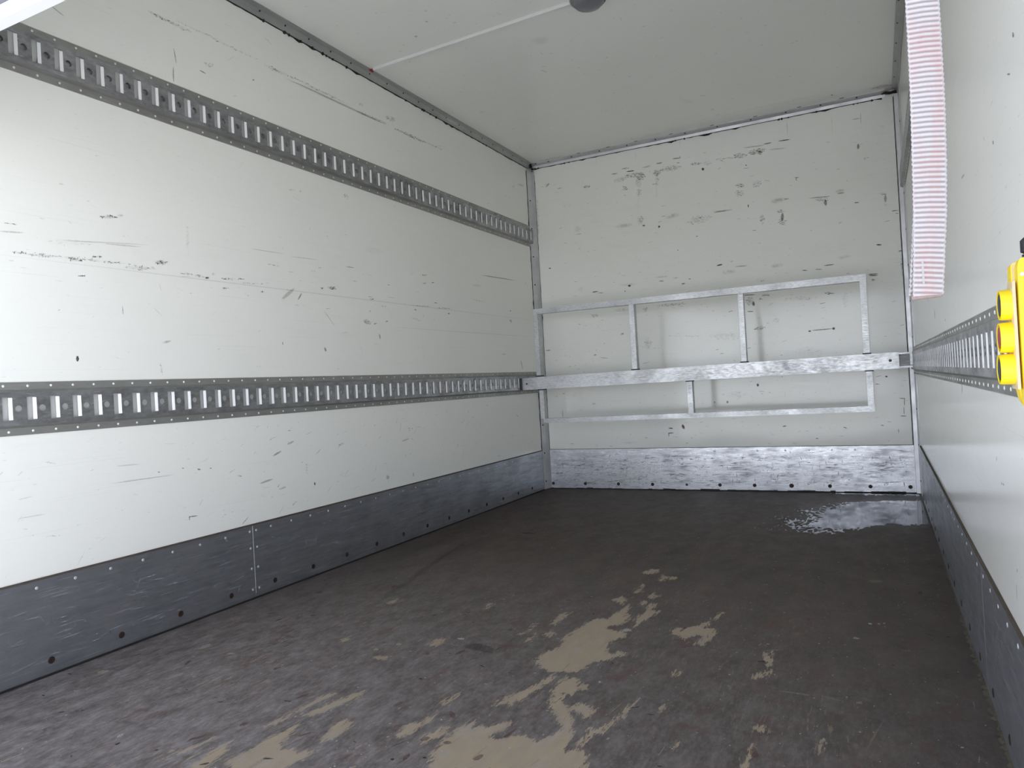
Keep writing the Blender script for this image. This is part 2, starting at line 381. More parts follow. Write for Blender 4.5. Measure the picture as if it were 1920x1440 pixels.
# measured marks: wall -> (centre a,b, half-length vector, half-width vector, strength, type)
MARKS = {
  'L': [(1.2512,1.2365,0.0178,0.0011,-0.0005,-0.0039,0.9,1), (1.3099,1.2367,0.0471,0.0021,-0.0007,-0.0048,0.5,1), (1.4147,1.2375,0.0254,0.0011,-0.0007,-0.0051,0.75,1), (1.3817,1.2414,0.1289,0.0059,-0.0006,-0.0042,0.4,1), (1.52,1.2442,0.0845,0.0037,-0.0005,-0.0035,0.5,1), (1.6378,1.2393,0.0612,0.0044,-0.0009,-0.0073,0.5,1), (1.7173,1.2674,0.0276,0.0014,-0.0012,-0.0076,1,1), (1.5323,1.3919,0.0299,0.004,-0.0007,-0.0062,0.9,1), (1.5779,1.4055,0.0154,0.0028,-0.0003,-0.0054,0.3,0), (1.3844,1.4667,0.0097,0.0004,-0.0008,-0.0034,0.6,0), (1.4305,1.1894,0.0129,0.0008,-0.0003,-0.0025,0.8,1), (1.4902,1.2575,0.0171,0.0014,-0.0003,-0.0026,0.8,1), (1.8247,1.2385,0.0274,0.001,-0.0007,-0.0039,0.5,1), (1.8824,1.2371,0.0214,0.0008,-0.0007,-0.004,0.7,1), (1.9132,1.2345,0.0097,0.001,-0.0003,-0.004,0.7,1), (1.9436,1.2518,0.0063,-0.0038,-0.0051,-0.0052,0.5,0), (2.0184,1.2417,0.0391,0.0014,-0.0007,-0.0042,0.6,1), (2.0766,1.2478,0.0162,0.0017,-0.0002,-0.0032,0.7,1), (1.9978,1.2047,0.0154,0.0008,-0.0004,-0.0031,0.7,1), (2.1842,1.2072,0.013,0.0007,-0.0003,-0.0022,0.8,1), (2.1246,1.2359,0.0705,0.0033,-0.0005,-0.0032,0.4,1), (1.7251,0.9905,0.0211,0.0055,0.0011,-0.0045,0.9,4), (1.4057,0.9285,0.005,0,-0.0005,-0.0091,0.9,1), (1.6982,0.8992,0.0032,-0.0237,-0.0042,-0.0006,0.4,1), (1.5666,1.0899,0.0005,-0.0131,-0.0014,-0.0002,0.5,2), (1.8358,1.3735,-0.0015,-0.0583,-0.0069,-0.0013,0.2,1), (1.5796,1.3067,0.0683,0.0045,-0.0003,-0.0018,0.25,2), (1.4008,1.2886,0.0858,0.0055,-0.0014,-0.0101,0.15,1), (1.5237,1.3071,0.1451,0.0147,-0.0002,-0.0018,0.2,2), (1.2309,1.2938,0.0367,0.0033,-0.0003,-0.0024,0.25,2), (2.6079,1.2626,0.033,0.0012,-0.0013,-0.0062,0.95,1), (2.5466,1.2567,0.0141,0.0005,-0.0008,-0.0037,0.6,1), (2.3278,1.2111,0.0381,0.0254,0.0056,-0.0047,0.25,2), (2.3972,1.2057,0.0126,0.0151,0.0041,-0.0014,0.5,2), (2.8955,1.2345,0.0128,0.001,-0.0004,-0.004,0.9,1), (2.9925,1.2073,0.0224,0.0016,-0.0003,-0.0027,0.5,1), (2.8558,1.1191,0.028,-0.0033,-0.0052,-0.0103,0.8,1), (2.9143,1.1143,0.0129,0.0007,-0.0002,-0.0027,0.6,1), (3.0121,1.1301,0.0113,0.0006,-0.0003,-0.0027,0.8,1), (3.3852,1.4072,0.0242,0.0027,-0.0005,-0.0045,0.9,1), (3.3807,1.3624,0.0215,0.0022,-0.0003,-0.003,0.7,1), (3.4626,1.3737,0.0167,0.0017,-0.0003,-0.003,0.8,1), (3.484,1.261,0.0169,0.0013,-0.0003,-0.003,0.9,1), (3.277,1.2077,0.0102,0.0007,-0.0003,-0.0029,0.8,1), (3.5663,1.2366,0.0644,0.0027,-0.0006,-0.0031,0.8,1), (3.357,1.2337,0.1079,0.0047,-0.0006,-0.003,0.5,1), (3.6216,1.2093,0.0119,0.0008,-0.0003,-0.0031,0.7,1), (3.9655,1.408,0.0675,0.0007,-0.0047,-0.0103,0.35,0), (4.2758,1.488,0.2357,0.0079,-0.0012,-0.0028,0.5,2), (4.4128,1.2085,0.0162,0.0009,-0.0014,-0.011,0.8,1), (4.4216,1.2781,0.0081,0.0005,-0.0005,-0.0037,0.9,2), (4.29,0.9818,0.0272,0.0004,-0.0004,-0.0036,0.7,1), (3.911,1.1088,0.8097,0.004,-0.0005,-0.002,0.15,2), (2.999,1.2294,1.7666,0.0055,-0.0008,-0.0027,0.13,2), (2.3851,1.6646,0.0227,0.0041,-0.0005,-0.0036,0.5,4), (2.4372,1.6688,0.0084,0.0018,-0.0004,-0.0047,0.5,4), (2.7478,1.7149,0.0069,-0.0129,-0.0151,-0.0066,0.35,1), (2.4847,1.5134,0.0069,0.0012,-0.0003,-0.0036,0.5,0), (2.533,1.3465,0.0141,0.0017,-0.0002,-0.0024,0.5,0), (2.7455,1.3745,0.0273,0.0008,-0.0006,-0.002,0.5,2), (2.2199,1.3769,0.0887,0.0019,-0.0004,-0.0014,0.3,2), (2.437,1.377,0.0842,0.0038,-0.0004,-0.0014,0.3,2), (2.2806,0.9996,0.0011,-0.0066,-0.003,-0.0005,0.5,2), (2.5413,0.9801,0.0041,-0.009,-0.0051,-0.0013,0.5,1), (2.9474,1.0519,0.0026,-0.0131,-0.0043,-0.0006,0.5,2), (2.5814,1.1192,0.0327,-0.0323,-0.0018,-0.0009,0.3,2), (4.548,0.9108,0.0116,-0.0328,-0.005,-0.0005,0.5,2), (1.773,2.1479,0.0585,-0.0013,-0.0028,-0.0054,0.4,1), (1.8165,2.1473,0.0914,-0.002,-0.0034,-0.0066,0.5,1), (1.9569,2.1661,0.1143,0.0025,-0.0024,-0.0046,0.35,1), (2.1098,2.1651,0.1132,0.0023,-0.0026,-0.0049,0.35,1), (2.3389,2.1611,0.0848,0.0001,-0.0046,-0.0078,0.5,1), (2.6038,2.1666,0.2024,0.0006,-0.0036,-0.0056,0.5,1), (2.9967,2.1589,0.1231,0.0034,-0.0051,-0.0077,0.6,1), (3.3261,2.1626,0.144,0.0038,-0.006,-0.0083,0.85,1), (3.5397,2.1708,0.1313,0.0036,-0.0026,-0.0035,0.5,1), (2.7507,2.1527,0.342,0.0047,-0.0028,-0.0044,0.3,2), (3.1497,2.2025,0.0448,0.0039,-0.0076,-0.0128,0.6,1), (2.9026,2.199,0.0172,0.0055,-0.0007,-0.0082,0.4,1), (1.9786,2.0529,0.0211,0.0015,-0.005,-0.0114,0.4,1), (1.9467,2.0149,0.0146,-0.0018,-0.0014,-0.0022,0.6,2), (2.1996,2.0736,0.0058,0.002,-0.0002,-0.0034,0.6,2), (1.8267,2.0296,0.0041,-0.0271,-0.0023,-0.0012,0.4,2), (1.8154,1.9579,-0.0007,-0.0291,-0.0023,-0.0009,0.4,2), (1.4044,2.008,0.0191,-0.0071,-0.0011,-0.0018,0.4,2), (4.7072,2.2001,0.0604,0.0064,-0.007,-0.0108,0.5,4), (4.5828,2.1613,0.0216,0.0047,-0.002,-0.0154,0.3,0), (4.4401,2.0642,0.0329,0.0068,-0.0007,-0.0056,0.3,4), (2.4242,0.3925,0.005,-0.0007,-0.0006,-0.0069,0.9,1), (1.7944,0.3682,0.018,-0.0012,0.0002,-0.0019,0.7,2), (1.7783,0.3636,-0.0002,-0.0075,-0.0022,0.0004,0.6,2), (1.6674,0.5433,0.0041,-0.0005,-0.0001,-0.0018,0.7,2), (1.8304,0.5315,0.0069,-0.0009,-0.0002,-0.0029,0.7,1), (1.7635,0.5439,0.0044,-0.0006,-0.0001,-0.0019,0.7,2), (1.882,0.5288,0.0048,-0.0006,-0.0001,-0.0019,0.7,2), (2.9476,0.3479,0.0131,-0.0018,-0.001,-0.0105,0.3,3), (3.1698,0.3312,-0.0004,-0.0112,-0.0049,0.0006,0.4,2), (2.0303,0.3078,0.018,0.0124,0.0019,-0.0017,0.4,2), (1.6098,0.5277,0.1121,-0.0015,0.0002,-0.0018,0.25,2), (1.5549,0.5809,0.0383,-0.0016,0.0001,-0.0018,0.2,2), (1.2462,0.4703,0.0372,-0.0001,0.0002,-0.0016,0.2,2), (2.2945,0.5837,0.0201,0.0047,0.0017,-0.0032,0.35,2), (2.2161,0.5475,0.0238,0.0073,0.002,-0.0031,0.45,2), (2.1501,0.4433,0.0328,0.0042,0.0012,-0.0032,0.4,2), (2.2348,0.4026,0.02,0.0023,0.0013,-0.0033,0.3,2), (2.3801,0.4609,-0.0009,-0.0297,-0.0065,0.0007,0.2,1), (2.6132,0.5459,0.0206,0.0042,0.0027,-0.0047,0.4,1), (3.1156,0.519,0.032,0.0037,0.0021,-0.0041,0.3,2), (2.0963,1.9739,0.0137,0.0045,-0.0002,-0.0032,0.3,0), (2.9348,1.4798,0.0864,0.0027,-0.007,-0.0193,0.12,0), (2.6507,1.8606,0.0189,0.0048,-0.0004,-0.0051,0.3,0)],
  'B': [(0.7204,2.2267,0.0265,-0.0013,0.0005,-0.0056,0.7,1), (0.7571,2.2014,0.0282,-0.0014,0.0003,-0.0037,0.9,2), (0.6416,2.204,0.023,-0.0011,0.0003,-0.0038,0.5,2), (0.9605,2.2183,0.0217,-0.0003,0.0004,-0.0036,0.7,2), (0.871,2.2096,0.0292,0.0006,0.0006,-0.0037,0.35,2), (1.0775,2.2284,0.0249,-0.0026,0.0001,-0.0036,0.6,2), (1.1028,2.2307,0.0025,-0.0089,-0.0034,-0.0006,0.5,2), (0.7858,2.1703,0.0671,-0.003,0.0014,-0.0167,0.7,1), (0.83,2.1513,0.0297,-0.0054,-0.0013,-0.0218,0.75,1), (0.9385,2.1571,0.0255,-0.0047,-0.0013,-0.0216,0.8,1), (0.8127,2.114,0.0224,-0.004,-0.0022,-0.0363,0.4,1), (0.9392,2.1061,0.0012,-0.04,-0.0146,0.0013,0.3,1), (1.0343,2.1683,0.0709,-0.0008,0.0021,-0.0181,0.6,1), (1.2057,2.1683,0.0381,-0.0031,0.0004,-0.0089,0.6,1), (1.275,2.1588,0.0342,-0.0065,-0.0008,-0.0139,0.3,1), (1.2487,2.1249,0.0086,-0.0016,-0.0005,-0.0087,1,2), (0.6776,2.1566,0.0486,0.0038,0.0031,-0.0149,0.5,1), (0.7085,2.0917,0.019,-0.0033,-0.0009,-0.0147,0.6,1), (0.4281,2.1518,0.032,-0.0029,0.0003,-0.0095,0.8,1), (0.1333,2.215,0.0144,0.0124,0.0031,-0.003,0.6,2), (0.2238,2.1759,0.0165,-0.0002,0.0004,-0.0029,0.5,2), (0.8084,2.0413,0.0187,-0.0032,-0.0015,-0.0255,0.35,1), (0.8019,1.9946,-0.0025,-0.1098,-0.0113,0.0015,0.12,1), (0.9309,2.0277,-0.0021,-0.0904,-0.011,0.0015,0.1,0), (0.6893,1.8352,0.0682,-0.001,0.0014,-0.0168,0.5,4), (1.0302,1.8487,0.0526,0.0057,0.0033,-0.0162,0.5,4), (0.8086,1.8539,0.0224,-0.0034,-0.0017,-0.0291,0.5,1), (1.202,1.797,0.0858,0.002,0.0028,-0.0249,0.4,1), (1.3423,1.8278,0.0404,-0.0006,0.0002,-0.0026,0.5,2), (0.9355,1.7909,0.0063,0.006,0.0053,-0.0055,0.8,2), (0.8289,1.8142,0.0093,-0.0014,-0.0003,-0.0055,0.7,2), (0.3512,1.8249,0.0282,0.0005,0.0005,-0.0038,0.8,4), (0.3451,1.8602,0.0283,-0.0042,-0.0016,-0.0265,0.25,0), (0.0398,2.0232,-0.0038,-0.1564,-0.0107,0.0014,0.3,1), (1.7613,2.2111,0.0342,-0.0018,0.0003,-0.0034,0.8,2), (1.6592,2.2116,0.0252,0.0006,0.0005,-0.0034,0.6,2), (1.5745,2.2081,0.0643,-0.0034,0.0003,-0.0034,0.35,2), (1.5924,2.1772,0.0543,-0.0007,0.0015,-0.0137,0.8,1), (1.5655,2.1654,0.0194,-0.0038,-0.0005,-0.0085,0.9,1), (1.611,2.1599,0.0161,-0.0031,-0.0007,-0.0118,0.7,1), (1.4862,2.1671,0.0427,-0.0044,0.0004,-0.0155,0.7,1), (1.3955,2.1673,0.0667,-0.0056,0.0002,-0.0052,0.5,1), (1.7207,2.1654,0.0471,-0.0041,0.0001,-0.0034,0.3,2), (1.5222,2.0982,0.0049,-0.0009,-0.0002,-0.0034,0.9,2), (1.4755,1.9758,0.0264,-0.0046,-0.0008,-0.0137,0.6,1), (1.5808,1.9676,0.0289,0.0002,0.0026,-0.024,0.4,1), (1.4729,1.9279,0.0297,-0.0051,-0.0011,-0.0205,0.45,1), (1.8201,1.9655,0.0123,-0.0022,-0.0002,-0.0033,0.5,2), (1.8165,1.9561,0.0011,-0.0101,-0.0031,-0,0.5,2), (1.9417,1.8215,0.06,-0.0044,0.0001,-0.0033,0.5,2), (1.9528,1.8032,0.0386,-0.0101,-0.0013,-0.0096,0.55,1), (1.976,1.7829,0.009,-0.0015,-0.001,-0.0195,0.55,1), (1.7029,1.8414,0.0467,0.0027,0.0024,-0.0169,0.5,4), (1.7538,1.843,0.0156,-0.0003,0.0003,-0.0034,0.5,2), (2.0599,1.8408,0.0321,0.0007,0.0014,-0.0131,0.4,4), (2.0651,1.8268,0.0205,-0.0003,0.0002,-0.0033,0.5,2), (2.1466,1.7548,0.013,-0.0009,0.0001,-0.0032,0.8,2), (2.2888,1.7823,0.0193,-0.0064,-0.0011,-0.0061,0.55,1), (2.3016,1.7547,0.007,-0.0012,-0.0011,-0.0221,0.45,1), (1.5209,1.8372,-0.0002,-0.0103,-0.0041,0.0005,0.8,2), (1.363,1.8315,0.0604,-0.0031,0.0002,-0.0035,0.4,2), (1.6007,1.739,0.0161,-0.0025,-0.0019,-0.0338,0.5,1), (1.7119,1.7724,0.0252,-0.004,-0.0005,-0.0084,0.6,1), (1.721,1.7069,0.022,-0.0034,-0.0011,-0.0201,0.65,1), (1.7225,1.7336,0.0094,-0.0015,-0.0015,-0.0267,0.5,1), (2.348,1.6742,0.018,-0.0007,0.0001,-0.0024,0.8,2), (2.3582,1.6567,0.0083,-0.0013,-0.0001,-0.0024,0.6,2), (2.1729,2.0887,0.0072,-0.0014,-0.0008,-0.0159,0.55,1), (2.1701,2.2569,0.0229,-0.0014,0.0001,-0.0019,0.5,2), (2.1961,2.2545,-0.0007,-0.032,-0.0017,0.0003,0.4,2), (1.781,2.2842,-0.0013,-0.06,-0.0023,0.0004,0.6,4), (2.0368,2.2466,-0.0015,-0.0732,-0.0022,0.0004,0.35,4), (0.5149,2.3252,-0.0009,-0.0375,-0.0024,0.0004,0.3,4), (0.8008,2.2963,-0.0008,-0.0366,-0.0023,0.0004,0.3,4), (1.1083,2.3261,-0.0008,-0.0356,-0.0021,0.0004,0.35,4), (0.1125,1.6097,0.0105,-0.0013,-0.0002,-0.0039,0.8,2), (0.7027,1.4143,0.0114,-0.0013,-0.0004,-0.0074,1,2), (0.6955,1.4225,0.0684,-0.0031,0.0001,-0.0111,0.35,4), (0.4509,1.4011,0.0238,0.0006,0.0003,-0.0038,0.8,2), (0.4901,1.3892,0.0197,-0.0021,-0.0002,-0.0038,0.4,2), (0.6699,1.3808,0.0038,-0.0004,-0.0003,-0.0055,0.8,2), (0.3432,1.4281,0.0311,0.007,0.0058,-0.0186,0.3,0), (0.9303,1.4503,0.051,-0.0025,0.0001,-0.0073,0.45,4), (0.9286,1.4214,0.0146,-0.0017,-0.0002,-0.0036,0.6,2), (1.0277,1.4315,0.0251,-0.0008,0.0002,-0.0072,0.5,4), (1.1199,1.4135,0.0088,-0.001,-0.0002,-0.0027,0.8,2), (1.0756,1.3865,0.0124,0.0008,0.0004,-0.0036,0.8,2), (1.3193,1.4812,0.0183,0.0027,0.0009,-0.0043,1,2), (1.0528,1.6153,0.0036,-0.0005,-0.0002,-0.0036,0.8,2), (1.1853,1.6896,0.0052,-0.0008,-0.0002,-0.0026,0.8,2), (1.4566,1.457,0.0364,-0.0013,0.0001,-0.0026,0.6,2), (1.3743,1.429,0.05,0.0029,0.0016,-0.0139,0.4,4), (1.6742,1.4331,0.0411,0.0009,0.001,-0.0135,0.4,4), (1.8352,1.3829,0.0154,-0.0019,-0.0001,-0.0025,0.9,2), (1.9149,1.3797,0.0181,-0.0022,-0.0001,-0.0025,0.7,2), (1.9736,1.3988,0.0298,0.0002,0.0001,-0.0025,0.9,2), (2.2535,1.4849,0.0141,-0.002,-0.0002,-0.0038,1,2), (2.0622,1.4365,0.0377,0.0038,0.0016,-0.0113,0.4,4), (2.3634,1.4318,0.011,-0.0015,-0.0002,-0.0047,0.8,1), (2.2132,1.3141,0.0256,-0.0011,0,-0.0027,0.9,2), (2.2127,1.3062,0.0228,-0.0023,-0.0001,-0.0032,1,2), (2.2142,1.2787,0.0114,-0.0013,-0.0002,-0.0048,0.7,1), (2.3692,1.33,-0.0012,-0.0566,-0.0083,0.0007,0.45,1), (1.5933,1.2522,0.0225,-0.0024,-0.0005,-0.0085,0.75,1), (1.5661,1.2312,0.0113,-0.0012,-0.0003,-0.0051,0.7,1), (1.9673,1.2254,0.0268,-0.0044,-0.0007,-0.0065,0.85,1), (1.4958,1.2661,0.0361,-0.0019,-0,-0.0034,0.6,2), (1.5001,1.2244,0.0262,-0.0027,-0.0015,-0.0274,0.6,1), (1.5188,1.2053,0.0082,-0.0008,-0.0008,-0.0137,0.7,1), (1.4964,1.1593,0.0197,-0.0019,-0.0002,-0.0034,0.6,2), (1.5495,1.048,0.0325,0.0002,0.0003,-0.012,0.65,1), (1.9132,1.0065,0.0603,0.0005,0.0001,-0.0025,0.75,2), (1.8425,1.0026,0.0077,-0.0007,-0.0003,-0.005,0.9,2), (1.9798,1.0074,0.009,-0.0008,-0.0004,-0.0082,0.7,1), (2.2523,0.6966,0.0071,-0.0004,-0.0002,-0.0048,0.9,2), (2.3298,0.5624,0.0166,-0.0014,-0.0002,-0.002,0.7,2), (2.3397,0.5398,-0.0005,-0.0221,-0.0018,0,0.7,2), (2.33,0.458,0.0167,-0.0005,-0.0001,-0.0021,0.7,2), (2.3344,0.4895,-0.0005,-0.0253,-0.0018,-0,0.6,2), (1.6632,0.4151,0.0126,0.002,0.0004,-0.0033,0.7,2), (2.0131,0.3963,0.0109,-0.0047,-0.0012,-0.003,0.7,2), (1.8496,0.3339,0.0077,-0.0001,-0.0002,-0.0033,0.7,2), (2.3003,0.3701,-0.0003,-0.0127,-0.0017,-0,0.6,2), (0.4366,1.2319,0.0279,-0.0026,-0.0007,-0.0113,0.6,1), (0.6545,1.2523,0.0765,-0.0023,0.0001,-0.0093,0.4,1), (0.633,1.0866,0.0153,0.0013,0.0007,-0.0056,0.6,1), (0.0625,1.0126,0.0191,0.0011,0.0004,-0.0039,0.5,2), (0.4198,0.9562,0.012,-0.0008,-0.0003,-0.0057,0.6,1), (0.8111,1.0021,0.0298,-0.0023,-0.0024,-0.0402,0.35,1), (0.4861,0.9289,0.0274,-0.0042,-0.0003,-0.0022,0.5,2), (0.8064,1.241,0.0187,-0.0018,-0.0009,-0.0146,0.5,1), (0.9921,1.2552,0.1076,-0.0034,0.0001,-0.009,0.5,1), (1.0518,1.0374,0.1062,-0.0087,-0.0002,-0.0036,0.35,1), (0.3946,0.6078,0.0181,-0.0007,-0.0003,-0.0057,0.5,1), (0.9363,0.4195,0.0181,-0.002,-0.0005,-0.0036,0.8,2), (0.9344,0.3869,0.0183,0.0006,-0,-0.0036,0.6,2), (0.9191,0.3763,-0.0003,-0.0127,-0.0028,-0,0.6,2), (1.0203,0.4282,0.0086,0.0029,0.0052,-0.017,0.8,3), (1.5162,0.6834,0.0082,-0.0004,-0.0006,-0.0103,0.8,1), (1.2375,0.5848,0.0035,-0.0001,-0.0003,-0.0053,0.8,2), (1.3198,0.5815,0.0068,-0.0003,-0.0005,-0.0087,0.5,1), (0.1478,0.5438,-0.0007,-0.0272,-0.0025,0,0.5,2), (0.2054,0.3253,0.033,-0.0021,-0.0007,-0.0058,0.5,4), (1.3305,1.0146,0.1009,-0.0083,-0.0014,-0.0244,0.25,1), (1.7979,1.2103,0.0923,-0.0045,-0.0001,-0.0133,0.3,1), (1.649,1.0902,0.0223,-0.002,-0.0007,-0.0135,0.3,1), (1.8417,0.8729,0.0914,-0.0066,-0.0018,-0.0331,0.15,1), (1.3766,0.6279,0.0669,-0.003,-0.0016,-0.0278,0.2,1), (0.6379,0.3263,0.0575,-0.0009,-0.0007,-0.0112,0.2,4), (2.0547,1.1833,0.0118,-0.0012,-0.0034,-0.0648,0.2,1)],
  'R': [(1.4506,1.1278,-0.0006,-0.0037,0.0056,0.0015,0.8,2), (1.5502,1.1619,-0.0037,-0.0057,0.0129,0.0033,0.3,0), (1.2731,1.1783,-0.0125,-0.0045,0.0005,-0.0014,0.5,2), (1.2232,1.2152,0.0006,-0.0042,0.0058,0.0023,0.6,2), (1.904,1.1761,-0.027,-0.0012,-0.0124,-0.0038,0.4,2), (2.9916,0.9358,0.0054,-0.0168,0.0128,0.0008,0.5,2), (2.1941,0.7003,0.0048,-0.0208,0.0067,-0.0002,0.5,2), (2.5682,0.8933,0.0013,-0.0048,0.0094,0.0005,0.5,2), (3.3105,1.0189,0.0045,-0.0123,0.0158,0.0013,0.3,2), (1.4822,0.3693,0.0021,-0.0142,0.0044,-0.0013,0.3,2), (1.4629,0.4105,0.0005,-0.0037,0.0043,-0.0011,0.5,2), (1.6334,0.5791,0.0009,-0.0051,0.0043,-0.0005,0.5,2), (1.5764,0.54,-0.0158,-0.0006,0.0081,-0.0021,0.4,1)],
  'C': [(0.821,3.2767,0.005,0.0127,-0.006,0.0088,0.35,0), (0.8227,2.8251,0.0067,0.0154,-0.0053,0.0066,0.25,0), (0.6046,2.9575,0.0041,0.0027,-0.0039,0.0067,0.4,2), (0.5249,2.7122,0.0058,0.0038,-0.0038,0.0058,0.3,2), (0.5448,3.0254,0.0053,0.0035,-0.0041,0.007,0.3,0), (0.4101,2.7982,0.006,0.004,-0.0043,0.0062,0.4,2), (0.8606,3.3033,0.0155,0.0104,-0.0046,0.0106,0.2,0), (0.9608,3.951,0.0062,0.009,-0.0043,0.0103,0.3,0), (0.7499,3.4666,0.009,0.0245,-0.0033,0.005,0.2,2), (2.051,4.746,0.0056,0.0039,-0.0005,0.0092,0.7,2), (0.3367,3.5264,0.0061,0.0042,-0.0036,0.0063,0.3,0), (0.2171,3.7718,0.0258,0.0043,-0.007,0.0149,0.2,0), (1.7361,3.6254,0.0111,0.0073,-0.0013,0.0085,0.3,0), (1.2927,4.332,0.0271,0.019,-0.0078,0.0336,0.15,0), (0.1262,4.853,0.1492,-0.0157,-0.0129,0.0355,0.5,1), (2.3196,4.7834,0.0538,-0.0003,0.0016,0.0234,0.6,1), (1.6648,4.6933,0.4367,0.0016,-0.001,0.0144,0.2,1)]}
